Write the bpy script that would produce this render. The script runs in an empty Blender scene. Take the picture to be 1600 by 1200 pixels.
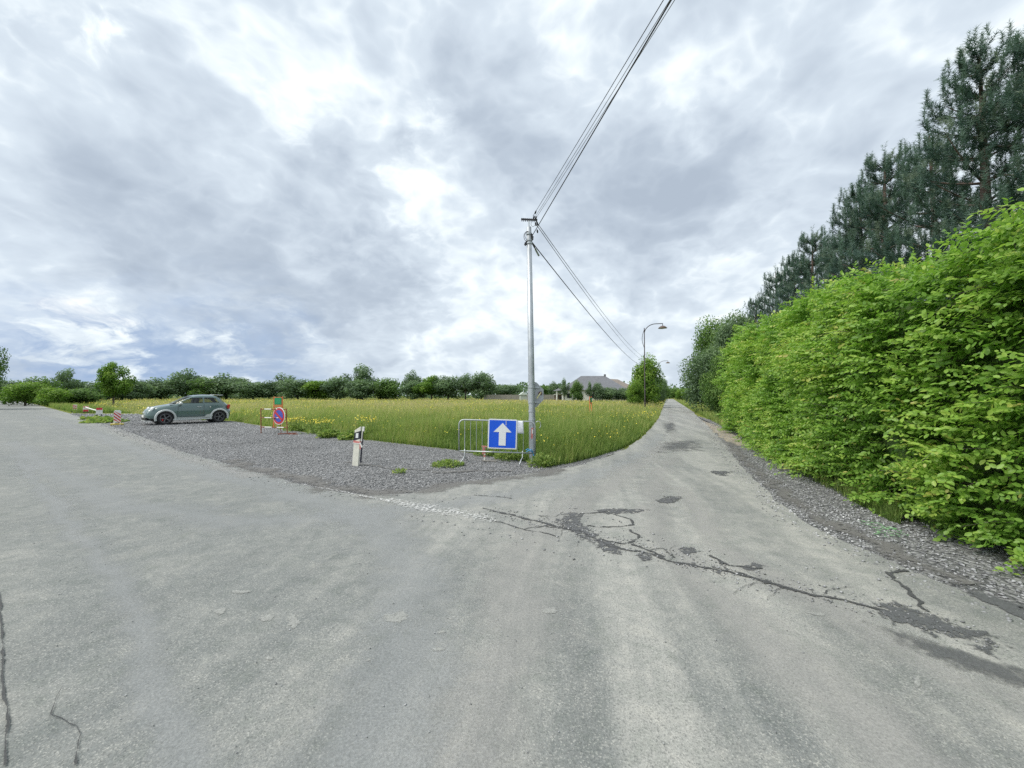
import bpy, bmesh, math, random
import numpy as np
from mathutils import Vector, Matrix, noise as mnoise

# ------------------------------------------------------------------ camera, sky, sun, exposure
S = bpy.context.scene
C = S.collection
F = 600.0                      # focal length in photo pixels (1600 wide)
HORIZON = 618.0
EYE = 1.6
PITCH = math.atan((HORIZON - 600.0) / F)
cam_d = bpy.data.cameras.new('camera')
cam_d.sensor_width = 36.0
cam_d.lens = 36.0 * F / 1600.0
cam_d.clip_start = 0.05
cam_d.clip_end = 5000.0
cam = bpy.data.objects.new('camera', cam_d)
cam.location = (0, 0, EYE)
cam.rotation_euler = (math.pi / 2 + PITCH, 0, 0)
C.objects.link(cam)
S.camera = cam

EXPOSURE = 1.25
S.view_settings.view_transform = 'Standard'
S.view_settings.look = 'None'
S.view_settings.exposure = EXPOSURE
S.view_settings.gamma = 1.0
S.view_settings.use_curve_mapping = False
S.cycles.use_denoising = False
S.cycles.max_bounces = 6
S.cycles.diffuse_bounces = 3
S.cycles.glossy_bounces = 2
S.cycles.transmission_bounces = 4
S.cycles.transparent_max_bounces = 12
S.cycles.caustics_reflective = False
S.cycles.caustics_refractive = False

SUN_AZ = math.radians(-108)     # from +Y, negative = to the left
SUN_EL = math.radians(50)
sd = bpy.data.lights.new('sun', 'SUN')
sd.energy = 1.5
sd.angle = math.radians(32)
sd.color = (1.0, 0.96, 0.90)
sun = bpy.data.objects.new('sun', sd)
sv = Vector((math.sin(SUN_AZ) * math.cos(SUN_EL), math.cos(SUN_AZ) * math.cos(SUN_EL), math.sin(SUN_EL)))
sun.rotation_euler = sv.to_track_quat('Z', 'Y').to_euler()
sun.location = (-20, 10, 40)
C.objects.link(sun)


def pixdir(x, y):
    """direction of a bearing measured on the photograph"""
    v = Vector(((x - 800.0) / F, 1.0, -(y - 600.0) / F))
    v = Matrix.Rotation(PITCH, 3, 'X') @ v
    return v.normalized()


class NT:
    """small node tree helper"""
    def __init__(self, tree):
        self.t = tree
        self.n = tree.nodes
        self.l = tree.links

    def new(self, kind, **kw):
        n = self.n.new(kind)
        for k, v in kw.items():
            setattr(n, k, v)
        return n

    def put(self, sock, val):
        if hasattr(val, 'is_linked') or hasattr(val, 'links'):
            self.l.new(val, sock)
        elif val is not None:
            if isinstance(val, (tuple, list)) and len(val) == 3 and sock.type == 'RGBA':
                val = (*val, 1.0)
            sock.default_value = val

    def math(self, op, a, b=None, c=None, clamp=False):
        n = self.new('ShaderNodeMath', operation=op, use_clamp=clamp)
        self.put(n.inputs[0], a)
        if b is not None:
            self.put(n.inputs[1], b)
        if c is not None:
            self.put(n.inputs[2], c)
        return n.outputs[0]

    def vmath(self, op, a, b=None, out=0):
        n = self.new('ShaderNodeVectorMath', operation=op)
        self.put(n.inputs[0], a)
        if b is not None:
            self.put(n.inputs[1], b)
        return n.outputs[out]

    def scale(self, v, s):
        n = self.new('ShaderNodeVectorMath', operation='SCALE')
        self.put(n.inputs[0], v)
        self.put(n.inputs['Scale'], s)
        return n.outputs[0]

    def noise(self, vec, scale, detail=2.0, rough=0.5, dist=0.0, color=False):
        n = self.new('ShaderNodeTexNoise')
        if vec is not None:
            self.l.new(vec, n.inputs['Vector'])
        n.inputs['Scale'].default_value = scale
        n.inputs['Detail'].default_value = detail
        n.inputs['Roughness'].default_value = rough
        n.inputs['Distortion'].default_value = dist
        return n.outputs['Color'] if color else n.outputs['Fac']

    def ramp(self, fac, stops, interp='LINEAR'):
        n = self.new('ShaderNodeValToRGB')
        cr = n.color_ramp
        cr.interpolation = interp
        while len(cr.elements) < len(stops):
            cr.elements.new(0.5)
        for e, (p, c) in zip(cr.elements, stops):
            e.position = p
            if not isinstance(c, (tuple, list)):
                c = (c, c, c)
            e.color = (*c[:3], 1.0)
        self.put(n.inputs[0], fac)
        return n.outputs['Color']

    def mix(self, fac, a, b, blend='MIX'):
        n = self.new('ShaderNodeMix', data_type='RGBA', blend_type=blend)
        self.put(n.inputs[0], fac)
        self.put(n.inputs[6], a)
        self.put(n.inputs[7], b)
        return n.outputs[2]

    def maprange(self, v, a, b, c=0.0, d=1.0, smooth=True):
        n = self.new('ShaderNodeMapRange')
        n.interpolation_type = 'SMOOTHSTEP' if smooth else 'LINEAR'
        self.put(n.inputs[0], v)
        for i, q in enumerate((a, b, c, d)):
            n.inputs[i + 1].default_value = q
        return n.outputs[0]


def build_world():
    w = bpy.data.worlds.new('World')
    S.world = w
    w.use_nodes = True
    t = NT(w.node_tree)
    t.n.clear()
    out = t.new('ShaderNodeOutputWorld')
    bg = t.new('ShaderNodeBackground')
    bg.inputs['Strength'].default_value = 0.1
    t.l.new(bg.outputs[0], out.inputs[0])
    sky = t.new('ShaderNodeTexSky', sky_type='NISHITA')
    sky.sun_disc = False
    sky.sun_elevation = SUN_EL
    sky.sun_rotation = SUN_AZ
    tc = t.new('ShaderNodeTexCoord')
    d = tc.outputs['Generated']
    sep = t.new('ShaderNodeSeparateXYZ')
    t.l.new(d, sep.inputs[0])
    z = t.math('MAXIMUM', sep.outputs[2], 0.0)
    # a flat cloud deck: bearings divided by elevation
    inv = t.math('DIVIDE', 1.0, t.math('ADD', z, 0.42))
    p = t.scale(d, inv)
    warp = t.vmath('SUBTRACT', t.noise(p, 2.3, 4.0, 0.6, color=True), (0.5, 0.5, 0.5))
    p2 = t.vmath('ADD', p, t.scale(warp, 0.30))
    big = t.noise(p2, 1.25, 6.0, 0.55)
    fine = t.noise(p2, 4.4, 7.0, 0.64)
    # billows: folded noise makes rounded lobes with sharp creases
    pw = t.vmath('ADD', t.vmath('MULTIPLY', d, (1.5, 1.5, 2.4)), t.scale(warp, 0.16))
    puff = None
    for sc, am in ((3.6, 1.0), (8.0, .55), (17.0, .30)):
        q = t.math('MULTIPLY', t.math('ABSOLUTE', t.math('SUBTRACT', t.noise(pw, sc, 1.0, .5), .5)), 2.0 * am)
        puff = q if puff is None else t.math('ADD', puff, q)
    wf = t.vmath('SUBTRACT', t.noise(p2, 6.0, 6.0, 0.62, color=True), (0.5, 0.5, 0.5))
    wd = t.vmath('ADD', t.vmath('ADD', d, t.scale(warp, 0.18)), t.scale(wf, 0.30))
    wd = t.vmath('NORMALIZE', wd)

    def blob(px, py, rpx, amp):
        c = pixdir(px, py)
        ang = rpx / F
        ang *= 1.0 / (1.0 + ((px - 800) ** 2 + (py - 600) ** 2) / F ** 2) ** 0.75
        dot = t.vmath('DOT_PRODUCT', wd, tuple(c), out=1)
        return t.math('MULTIPLY', t.math('EXPONENT', t.math('DIVIDE', t.math('SUBTRACT', dot, 1.0), max(ang * ang / 2, 1e-4))), amp)
    blobs = [
        # thick grey bases
        (90, 130, 120, .16), (60, 330, 150, .12), (290, 95, 80, .20), (240, 360, 130, .20), (420, 430, 130, .32), (330, 300, 110, .14), (600, 440, 80, .34),
        (530, 260, 80, .26), (640, 215, 34, .26), (560, 470, 100, .16), (760, 110, 80, .20), (850, 230, 100, .22),
        (1080, 270, 110, .34), (960, 340, 110, .20), (1190, 300, 70, .12), (1400, 150, 130, .10), (1250, 90, 70, .14), (820, 560, 120, .10),
        (1290, 280, 90, .10), (1010, 420, 60, .10),
        # bright openings and sunlit edges
        (668, 285, 60, -.17), (692, 180, 44, -.20), (640, 330, 50, -.16), (770, 400, 90, -.20), (900, 50, 70, -.13), (1045, 130, 60, -.18), (450, 190, 45, -.20),
        (200, 85, 26, -.22), (500, 370, 55, -.16), (110, 480, 110, -.16), (620, 30, 110, -.05), (460, 90, 70, -.04), (1120, 430, 70, -.16),
        (860, 470, 70, -.14), (350, 538, 26, -.22), (400, 548, 26, -.20), (90, 546, 70, -.14), (720, 520, 80, -.10),
        (1220, 200, 50, -.10), (15, 40, 50, -.12), (1560, 60, 90, -.04),
    ]
    acc = t.math('MULTIPLY_ADD', t.math('SUBTRACT', big, 0.5), 1.0, 0.345)
    acc = t.math('MULTIPLY_ADD', t.math('SUBTRACT', fine, 0.5), 0.48, acc)
    acc = t.math('MULTIPLY_ADD', t.math('SUBTRACT', puff, 0.31), 0.55, acc)
    for b in blobs:
        acc = t.math('ADD', acc, blob(*b))
    acc = t.math('MINIMUM', t.math('MAXIMUM', acc, 0.0), 1.0)
    k = 10.0 * 2 ** (-EXPOSURE)
    stops = [(0.0, (1.05, 1.07, 1.07)), (0.14, (.97, 1.03, 1.05)), (0.22, (.87, .955, 1.005)), (0.29, (.80, .885, .955)), (0.38, (.70, .79, .88)), (0.54, (.62, .705, .80)), (0.76, (.51, .59, .69)), (1.0, (.44, .515, .615))]
    cloud = t.ramp(acc, [(a, tuple(v / 1.1 for v in c)) for a, c in stops])
    cloud = t.scale(cloud, 1.14 * k)
    # thin gap of clear air low on the left
    gap = t.math('ADD', blob(120, 572, 130, .95), blob(400, 575, 110, .85))
    gap = t.math('ADD', gap, blob(250, 580, 110, .5))
    gap = t.math('MULTIPLY', gap, t.maprange(fine, 0.35, 0.55))
    gap = t.math('MULTIPLY', gap, 0.75, clamp=True)
    t.l.new(t.vmath('NORMALIZE', t.vmath('ADD', d, (0, 0, 0.45))), sky.inputs['Vector'])
    skyc = t.mix(.45, t.scale(sky.outputs[0], 0.55), tuple(k * v for v in (.40, .54, .76)))
    col = t.mix(gap, cloud, skyc)
    # even haze below the horizon
    lo = t.maprange(sep.outputs[2], -0.06, 0.0)
    col = t.mix(lo, tuple(k * v for v in (.62, .68, .76)), col)
    t.l.new(col, bg.inputs['Color'])


build_world()

# ------------------------------------------------------------------ mesh and material helpers


def g(x, y, z=0.0):
    """ground position of a bearing measured on the photograph"""
    d = pixdir(x, y)
    k = (z - EYE) / d.z
    return (d.x * k, d.y * k)


def at(x, y, depth):
    """point on a bearing at a known depth"""
    d = pixdir(x, y)
    k = depth / d.y
    return Vector((d.x * k, depth, EYE + d.z * k))


def mesh_np(name, V, faces, mat=None, parent=None, tint=None, uv=None, smooth=False):
    V = np.asarray(V, dtype=np.float32).reshape(-1, 3)
    me = bpy.data.meshes.new(name)
    me.vertices.add(len(V))
    me.vertices.foreach_set('co', V.ravel())
    loops, starts, tot, pos = [], [], [], 0
    for f in faces:
        f = np.asarray(f, dtype=np.int32)
        if f.size == 0:
            continue
        m, k = f.shape
        loops.append(f.ravel())
        starts.append(pos + np.arange(m, dtype=np.int32) * k)
        tot.append(np.full(m, k, dtype=np.int32))
        pos += m * k
    L = np.concatenate(loops)
    me.loops.add(len(L))
    me.loops.foreach_set('vertex_index', L)
    st = np.concatenate(starts)
    me.polygons.add(len(st))
    me.polygons.foreach_set('loop_start', st)
    me.polygons.foreach_set('loop_total', np.concatenate(tot))
    if smooth:
        me.polygons.foreach_set('use_smooth', np.ones(len(st), dtype=bool))
    if tint is not None:
        a = me.attributes.new('tint', 'FLOAT', 'POINT')
        a.data.foreach_set('value', np.asarray(tint, dtype=np.float32).ravel())
    if uv is not None:
        u = me.uv_layers.new(name='UVMap')
        u.data.foreach_set('uv', np.asarray(uv, dtype=np.float32)[L].ravel())
    me.update(calc_edges=True)
    if mat:
        me.materials.append(mat)
    return link(name, me, parent)


def link(name, me, parent=None):
    o = bpy.data.objects.new(name, me)
    C.objects.link(o)
    if parent:
        o.parent = parent
    return o


class MB:
    def __init__(self):
        self.v, self.f = [], []

    def add(self, vs, fs):
        b = len(self.v)
        self.v += [tuple(q) for q in vs]
        self.f += [tuple(b + i for i in q) for q in fs]
        return self

    def box(self, c, s, M=None, taper=1.0):
        hx, hy, hz = s[0] / 2, s[1] / 2, s[2] / 2
        vs = []
        for zz in (-1, 1):
            k = taper if zz > 0 else 1.0
            for xx, yy in ((-1, -1), (1, -1), (1, 1), (-1, 1)):
                q = Vector((xx * hx * k, yy * hy * k, zz * hz))
                if M is not None:
                    q = M @ q
                vs.append(q + Vector(c))
        return self.add(vs, [(3, 2, 1, 0), (4, 5, 6, 7), (0, 1, 5, 4), (1, 2, 6, 5), (2, 3, 7, 6), (3, 0, 4, 7)])

    def tube(self, pts, r, n=8, cap=True):
        pts = [Vector(p) for p in pts]
        rs = r if isinstance(r, (list, tuple)) else [r] * len(pts)
        rings, up = [], None
        for i, p in enumerate(pts):
            d = (pts[min(i + 1, len(pts) - 1)] - pts[max(i - 1, 0)]).normalized()
            if up is None:
                up = Vector((0, 0, 1)) if abs(d.z) < .9 else Vector((1, 0, 0))
            a = d.cross(up).normalized()
            up = a.cross(d).normalized()
            rings.append([p + (a * math.cos(2 * math.pi * k / n) + up * math.sin(2 * math.pi * k / n)) * rs[i] for k in range(n)])
        vs = [q for rg in rings for q in rg]
        fs = []
        for i in range(len(pts) - 1):
            for k in range(n):
                k2 = (k + 1) % n
                fs.append((i * n + k, i * n + k2, (i + 1) * n + k2, (i + 1) * n + k))
        if cap:
            fs.append(tuple(range(n - 1, -1, -1)))
            fs.append(tuple((len(pts) - 1) * n + k for k in range(n)))
        return self.add(vs, fs)

    def lathe(self, prof, n=24, M=None, c=(0, 0, 0)):
        """profile (r, z) turned about z"""
        vs = []
        for r, zz in prof:
            for k in range(n):
                q = Vector((r * math.cos(2 * math.pi * k / n), r * math.sin(2 * math.pi * k / n), zz))
                if M is not None:
                    q = M @ q
                vs.append(q + Vector(c))
        fs = []
        for i in range(len(prof) - 1):
            for k in range(n):
                k2 = (k + 1) % n
                fs.append((i * n + k, i * n + k2, (i + 1) * n + k2, (i + 1) * n + k))
        return self.add(vs, fs)

    def prism(self, poly, y0, y1, M=None):
        """outline in x,z pushed from y0 to y1"""
        n = len(poly)
        vs = [Vector((a, y0, b)) for a, b in poly] + [Vector((a, y1, b)) for a, b in poly]
        if M is not None:
            vs = [M @ q for q in vs]
        fs = [tuple(range(n)), tuple(range(2 * n - 1, n - 1, -1))]
        for i in range(n):
            j = (i + 1) % n
            fs.append((j, i, n + i, n + j))
        return self.add(vs, fs)

    def obj(self, name, mat=None, parent=None, smooth=False, bevel=0.0):
        me = bpy.data.meshes.new(name)
        me.from_pydata(self.v, [], self.f)
        bm = bmesh.new()
        bm.from_mesh(me)
        bmesh.ops.recalc_face_normals(bm, faces=bm.faces)
        if bevel:
            es = [e for e in bm.edges if len(e.link_faces) == 2 and e.calc_face_angle(0) > .6]
            bmesh.ops.bevel(bm, geom=es, offset=bevel, segments=2, affect='EDGES', profile=.5)
        bm.to_mesh(me)
        bm.free()
        if smooth:
            for q in me.polygons:
                q.use_smooth = True
        if mat:
            me.materials.append(mat)
        return link(name, me, parent)


def tag(o, label=None, cat=None, group=None, kind=None):
    if label:
        o['label'] = label
    if cat:
        o['category'] = cat
    if group:
        o['group'] = group
    if kind:
        o['kind'] = kind
    return o


def empty(name, loc, rz=0.0, label=None, cat=None, group=None):
    o = bpy.data.objects.new(name, None)
    C.objects.link(o)
    o.empty_display_size = .1
    o.location = loc
    o.rotation_euler = (0, 0, rz)
    return tag(o, label, cat, group)


def copy_thing(root, loc, rz, scale, label, group=None):
    r = root.copy()
    C.objects.link(r)
    r.location = loc
    r.rotation_euler = (0, 0, rz)
    r.scale = scale
    r['label'] = label
    if group:
        r['group'] = group
    for ch in [q for q in root.children]:
        c = ch.copy()
        C.objects.link(c)
        c.parent = r
    return r


def material(name):
    m = bpy.data.materials.new(name)
    m.use_nodes = True
    t = NT(m.node_tree)
    b = t.n['Principled BSDF']
    return m, t, b


def simple(name, col, rough=.6, metal=0.0, var=.12, scale=8.0, bump=0.0, spec=.5, coat=0.0):
    m, t, b = material(name)
    tc = t.new('ShaderNodeTexCoord')
    n = t.noise(tc.outputs['Object'], scale, 5.0, .6)
    lo = tuple(c * (1 - var) for c in col)
    hi = tuple(min(1, c * (1 + var)) for c in col)
    t.l.new(t.ramp(n, [(.3, lo), (.7, hi)]), b.inputs['Base Color'])
    b.inputs['Roughness'].default_value = rough
    b.inputs['Metallic'].default_value = metal
    b.inputs['Specular IOR Level'].default_value = spec
    b.inputs['Coat Weight'].default_value = coat
    if bump:
        bn = t.new('ShaderNodeBump')
        bn.inputs['Strength'].default_value = bump
        bn.inputs['Distance'].default_value = .01
        t.l.new(t.noise(tc.outputs['Object'], scale * 6, 4.0, .6), bn.inputs['Height'])
        t.l.new(bn.outputs[0], b.inputs['Normal'])
    return m


def foliage(name, stops, trans=.35, rough=.55, spec=.3):
    """leaf colour chosen by each leaf's own tint"""
    m, t, b = material(name)
    at_ = t.new('ShaderNodeAttribute')
    at_.attribute_name = 'tint'
    col = t.ramp(at_.outputs['Fac'], stops)
    t.l.new(col, b.inputs['Base Color'])
    b.inputs['Roughness'].default_value = rough
    b.inputs['Specular IOR Level'].default_value = spec
    tr = t.new('ShaderNodeBsdfTranslucent')
    t.l.new(t.mix(.5, col, t.mix(1.0, col, (1.0, 1.25, .5), 'MULTIPLY')), tr.inputs['Color'])
    mx = t.new('ShaderNodeMixShader')
    mx.inputs[0].default_value = trans
    t.l.new(b.outputs[0], mx.inputs[1])
    t.l.new(tr.outputs[0], mx.inputs[2])
    t.l.new(mx.outputs[0], t.n['Material Output'].inputs['Surface'])
    return m


def unit(a):
    return a / np.maximum(np.linalg.norm(a, axis=1, keepdims=True), 1e-9)


def frames(d, up):
    d = unit(d)
    y = unit(np.cross(up, d))
    zz = np.cross(d, y)
    return np.stack([d, y, zz], axis=2)


def scatter(T, Tf, pos, R, scale, tint):
    """copy a small shape to many places as one mesh: returns verts, faces, tint"""
    T = np.asarray(T, dtype=np.float32)
    N, n = len(pos), len(T)
    sc = np.asarray(scale, dtype=np.float32)
    if sc.ndim == 1:
        sc = sc[:, None]
    P = T[None, :, :] * sc[:, None, :]
    V = np.einsum('nij,nkj->nki', R, P) + pos[:, None, :]
    Fc = (np.asarray(Tf, dtype=np.int32)[None] + (np.arange(N, dtype=np.int32) * n)[:, None, None]).reshape(-1, len(Tf[0]))
    return V.reshape(-1, 3), Fc, np.repeat(tint, n)


def in_poly(pts, poly):
    x, y = pts[:, 0], pts[:, 1]
    ins = np.zeros(len(pts), dtype=bool)
    n = len(poly)
    for i in range(n):
        x0, y0 = poly[i]
        x1, y1 = poly[(i + 1) % n]
        c = ((y0 > y) != (y1 > y)) & (x < (x1 - x0) * (y - y0) / (y1 - y0 + 1e-12) + x0)
        ins ^= c
    return ins


def vnoise(xy, scale, seed=0):
    """smooth 2-D value noise"""
    rs = np.random.RandomState(seed)
    tab = rs.rand(64, 64)
    q = np.asarray(xy)[:, :2] / scale
    i = np.floor(q).astype(int)
    f = q - i
    f = f * f * (3 - 2 * f)
    a = tab[i[:, 0] % 64, i[:, 1] % 64]
    b = tab[(i[:, 0] + 1) % 64, i[:, 1] % 64]
    c = tab[i[:, 0] % 64, (i[:, 1] + 1) % 64]
    d = tab[(i[:, 0] + 1) % 64, (i[:, 1] + 1) % 64]
    return (a * (1 - f[:, 0]) + b * f[:, 0]) * (1 - f[:, 1]) + (c * (1 - f[:, 0]) + d * f[:, 0]) * f[:, 1]


LEAF = [(0, 0, 0), (.28, .25, .05), (.28, -.25, .05), (.5, 0, -.03), (.66, .27, .03), (.66, -.27, .03), (1, 0, -.08)]
LEAF_F = [(0, 3, 1), (1, 3, 4), (4, 3, 6), (0, 2, 3), (2, 5, 3), (5, 6, 3)]
DIA = [(0, 0, 0), (.5, .32, .06), (.5, -.32, .06), (1, 0, 0)]
DIA_F = [(0, 2, 1), (1, 2, 3)]
rng = np.random.RandomState(11)
random.seed(11)

# ------------------------------------------------------------------ ground
LD = Vector((.3754, .9269))            # along the straight lane
LN = Vector((.9269, -.3754))           # to its right
RD = Vector((-.8, .6))                 # along the wide road to the left
RN = Vector((.6, .8))


def lane(t, off):
    return tuple(LD * t + LN * off)


def road(s, n):
    return tuple(RD * s + RN * n)


def rough_edge(poly, step=.35, amp=.06, seed=0, maxd=45):
    out, rs = [], random.Random(seed)
    for i in range(len(poly)):
        a, b = Vector(poly[i]), Vector(poly[(i + 1) % len(poly)])
        L = (b - a).length
        mid = ((a + b) / 2).length
        n = 1 if (a.length > maxd and b.length > maxd) else max(1, min(400, int(L / step)))
        nn = Vector((-(b - a).y, (b - a).x)).normalized() if L > 1e-6 else Vector((0, 0))
        for k in range(n):
            q = a.lerp(b, k / n)
            if k:
                w = mnoise.noise(Vector((q.x * 1.1, q.y * 1.1, seed))) * 1.6 + mnoise.noise(Vector((q.x * 4, q.y * 4, seed))) * .8 + rs.uniform(-.4, .4)
                q = q + nn * amp * w
            out.append((q.x, q.y))
    return out


def sheet(name, poly, z, mat, parent=None):
    bm = bmesh.new()
    vs = [bm.verts.new((x, y, z)) for x, y in poly]
    f = bm.faces.new(vs)
    f.normal_update()
    if f.normal.z < 0:
        f.normal_flip()
    bmesh.ops.triangulate(bm, faces=[f])
    me = bpy.data.meshes.new(name)
    bm.to_mesh(me)
    bm.free()
    me.materials.append(mat)
    return link(name, me, parent)


def ground_mat():
    m, t, b = material('meadow_soil')
    geo = t.new('ShaderNodeNewGeometry')
    p = geo.outputs['Position']
    n1 = t.noise(p, .12, 5, .6)
    n2 = t.noise(p, 6.0, 4, .6)
    c = t.ramp(n1, [(.3, (.12, .16, .03)), (.55, (.19, .21, .045)), (.75, (.26, .25, .06))])
    c = t.mix(t.math('MULTIPLY', n2, .5), c, (.055, .075, .018))
    t.l.new(c, b.inputs['Base Color'])
    b.inputs['Roughness'].default_value = .95
    b.inputs['Specular IOR Level'].default_value = .1
    return m


def asphalt_mat():
    m, t, b = material('worn_asphalt')
    geo = t.new('ShaderNodeNewGeometry')
    p = geo.outputs['Position']
    big = t.noise(p, .28, 4, .55, .6)
    mid = t.noise(p, 1.7, 6, .62, .4)
    # bands drawn out along the wheel tracks of the wide road
    def along(q, d, a, b):
        cx = t.new('ShaderNodeCombineXYZ')
        t.l.new(t.math('MULTIPLY', t.vmath('DOT_PRODUCT', q, (d[0], d[1], 0), out=1), a), cx.inputs[0])
        t.l.new(t.math('MULTIPLY', t.vmath('DOT_PRODUCT', q, (-d[1], d[0], 0), out=1), b), cx.inputs[1])
        return cx.outputs[0]
    band = t.noise(along(p, RD, .10, 1.5), 1.0, 4, .6, .5)
    c = t.ramp(big, [(.32, (.185, .190, .185)), (.5, (.225, .228, .220)), (.68, (.275, .273, .258))])
    # the lane is older and paler than the through road
    cross = t.vmath('DOT_PRODUCT', p, (.6, .8, 0), out=1)
    cross = t.math('MULTIPLY_ADD', t.math('SUBTRACT', big, .5), 3.0, cross)
    c = t.mix(t.maprange(cross, 1.6, 4.6), t.mix(.45, c, (.158, .175, .177)), t.mix(.5, c, (.335, .335, .32)))
    c = t.mix(t.maprange(mid, .45, .72, 0, .55), c, (.30, .298, .28))
    c = t.mix(t.math('MULTIPLY', t.maprange(band, .40, .68), .5), c, (.16, .172, .174))
    pj = t.vmath('ADD', p, t.scale(t.vmath('SUBTRACT', t.noise(p, .25, 2, .5, color=True), (.5, .5, .5)), 1.0))
    sweep = t.noise(along(pj, (.20, .98), .10, 1.7), 1.0, 5, .62, .3)
    sx = t.new('ShaderNodeSeparateXYZ')
    t.l.new(p, sx.inputs[0])
    mid_j = t.math('MULTIPLY', t.maprange(sx.outputs[0], -3.5, .2), t.maprange(sweep, .42, .66))
    c = t.mix(t.math('MULTIPLY', mid_j, .75), c, (.375, .37, .35))
    c = t.mix(t.math('MULTIPLY', t.maprange(sweep, .50, .34), .35), c, (.165, .17, .168))
    # aggregate: pale and dark chips in the binder
    vo = t.new('ShaderNodeTexVoronoi')
    vo.inputs['Scale'].default_value = 150.0
    t.l.new(p, vo.inputs['Vector'])
    chip = t.new('ShaderNodeSeparateColor')
    t.l.new(vo.outputs['Color'], chip.inputs[0])
    c = t.mix(t.maprange(chip.outputs[0], .72, .98, 0, .55), c, (.42, .415, .39))
    c = t.mix(t.maprange(chip.outputs[1], .66, .98, 0, .5), c, (.10, .105, .105))
    fine = t.noise(p, 75.0, 5, .72)
    c = t.mix(1.0, c, t.ramp(fine, [(.26, .70), (.74, 1.26)]), 'MULTIPLY')
    mot = t.noise(p, 5.5, 6, .7, .5)
    c = t.mix(1.0, c, t.ramp(mot, [(.3, (.80, .83, .80)), (.5, (1.0, 1.0, .99)), (.7, (1.2, 1.18, 1.14))]), 'MULTIPLY')
    # small bald spots
    sp = t.noise(p, 3.3, 3, .5, .8)
    c = t.mix(t.maprange(sp, .66, .75, 0, .35), c, (.36, .36, .33))
    c = t.mix(1.0, c, (1.0, 1.005, .985), 'MULTIPLY')
    t.l.new(c, b.inputs['Base Color'])
    b.inputs['Roughness'].default_value = .82
    b.inputs['Specular IOR Level'].default_value = .35
    bn = t.new('ShaderNodeBump')
    bn.inputs['Strength'].default_value = .4
    bn.inputs['Distance'].default_value = .008
    hh = t.math('ADD', fine, t.math('MULTIPLY', vo.outputs['Distance'], .5))
    t.l.new(hh, bn.inputs['Height'])
    t.l.new(bn.outputs[0], b.inputs['Normal'])
    return m


def gravel_mat():
    m, t, b = material('gravel_bed')
    geo = t.new('ShaderNodeNewGeometry')
    p = geo.outputs['Position']
    vo = t.new('ShaderNodeTexVoronoi')
    vo.inputs['Scale'].default_value = 24.0
    t.l.new(p, vo.inputs['Vector'])
    s = t.new('ShaderNodeSeparateColor')
    t.l.new(vo.outputs['Color'], s.inputs[0])
    c = t.ramp(s.outputs[0], [(0, (.12, .121, .12)), (.5, (.25, .25, .247)), (1, (.43, .43, .425))])
    c = t.mix(t.maprange(vo.outputs['Distance'], .35, .8), c, (.05, .052, .055))
    c = t.mix(t.math('MULTIPLY', t.noise(p, .7, 5, .6), .55), c, (.13, .13, .128))
    t.l.new(c, b.inputs['Base Color'])
    b.inputs['Roughness'].default_value = .9
    bn = t.new('ShaderNodeBump')
    bn.inputs['Distance'].default_value = .02
    bn.invert = True
    t.l.new(vo.outputs['Distance'], bn.inputs['Height'])
    t.l.new(bn.outputs[0], b.inputs['Normal'])
    return m


def tint_mat(name, stops, rough=.85):
    m, t, b = material(name)
    a = t.new('ShaderNodeAttribute')
    a.attribute_name = 'tint'
    geo = t.new('ShaderNodeNewGeometry')
    c = t.ramp(a.outputs['Fac'], stops)
    c = t.mix(1.0, c, t.ramp(t.noise(geo.outputs['Position'], 60, 3, .6), [(.3, .75), (.7, 1.2)]), 'MULTIPLY')
    t.l.new(c, b.inputs['Base Color'])
    b.inputs['Roughness'].default_value = rough
    return m


def decal_mat(name, col, edge=.62, soft=.06, ragged=.7, scale=14.0, strength=1.0, holes=0.0, rough=.9, holescale=30.0):
    """flat mark with a broken outline; uv.y runs across from -1 to 1"""
    m, t, b = material(name)
    uv = t.new('ShaderNodeUVMap')
    geo = t.new('ShaderNodeNewGeometry')
    p = geo.outputs['Position']
    sp = t.new('ShaderNodeSeparateXYZ')
    t.l.new(uv.outputs[0], sp.inputs[0])
    r = t.math('ABSOLUTE', sp.outputs[1])
    n = t.math('SUBTRACT', t.noise(p, scale * .6, 2, .5), .5)
    n2 = t.math('SUBTRACT', t.noise(p, scale * 3.0, 6, .75), .5)
    e = t.math('MULTIPLY_ADD', n, ragged * 1.7, r)
    e = t.math('MULTIPLY_ADD', n2, ragged * 1.9, e)
    a = t.maprange(e, edge - soft, edge + soft, 1, 0)
    if holes:
        h = t.noise(p, holescale, 4, .6)
        a = t.math('MULTIPLY', a, t.maprange(h, holes - .05, holes + .05))
    a = t.math('MULTIPLY', a, strength)
    fine = t.noise(p, 70, 4, .7)
    c = t.mix(1.0, col, t.ramp(fine, [(.3, .65), (.7, 1.3)]), 'MULTIPLY')
    t.l.new(c, b.inputs['Base Color'])
    b.inputs['Roughness'].default_value = rough
    tr = t.new('ShaderNodeBsdfTransparent')
    mx = t.new('ShaderNodeMixShader')
    t.l.new(a, mx.inputs[0])
    t.l.new(tr.outputs[0], mx.inputs[1])
    t.l.new(b.outputs[0], mx.inputs[2])
    t.l.new(mx.outputs[0], t.n['Material Output'].inputs['Surface'])
    return m


M_ground = ground_mat()
M_asphalt = asphalt_mat()
M_gravel = gravel_mat()
M_stone = tint_mat('crushed_limestone', [(0, (.115, .118, .12)), (.35, (.245, .25, .253)), (.7, (.41, .415, .42)), (.93, (.57, .57, .57)), (1, (.70, .70, .69))])
M_dirt = simple('bare_dirt', (.30, .26, .20), .95, var=.3, scale=3.0, bump=.4)

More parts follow.
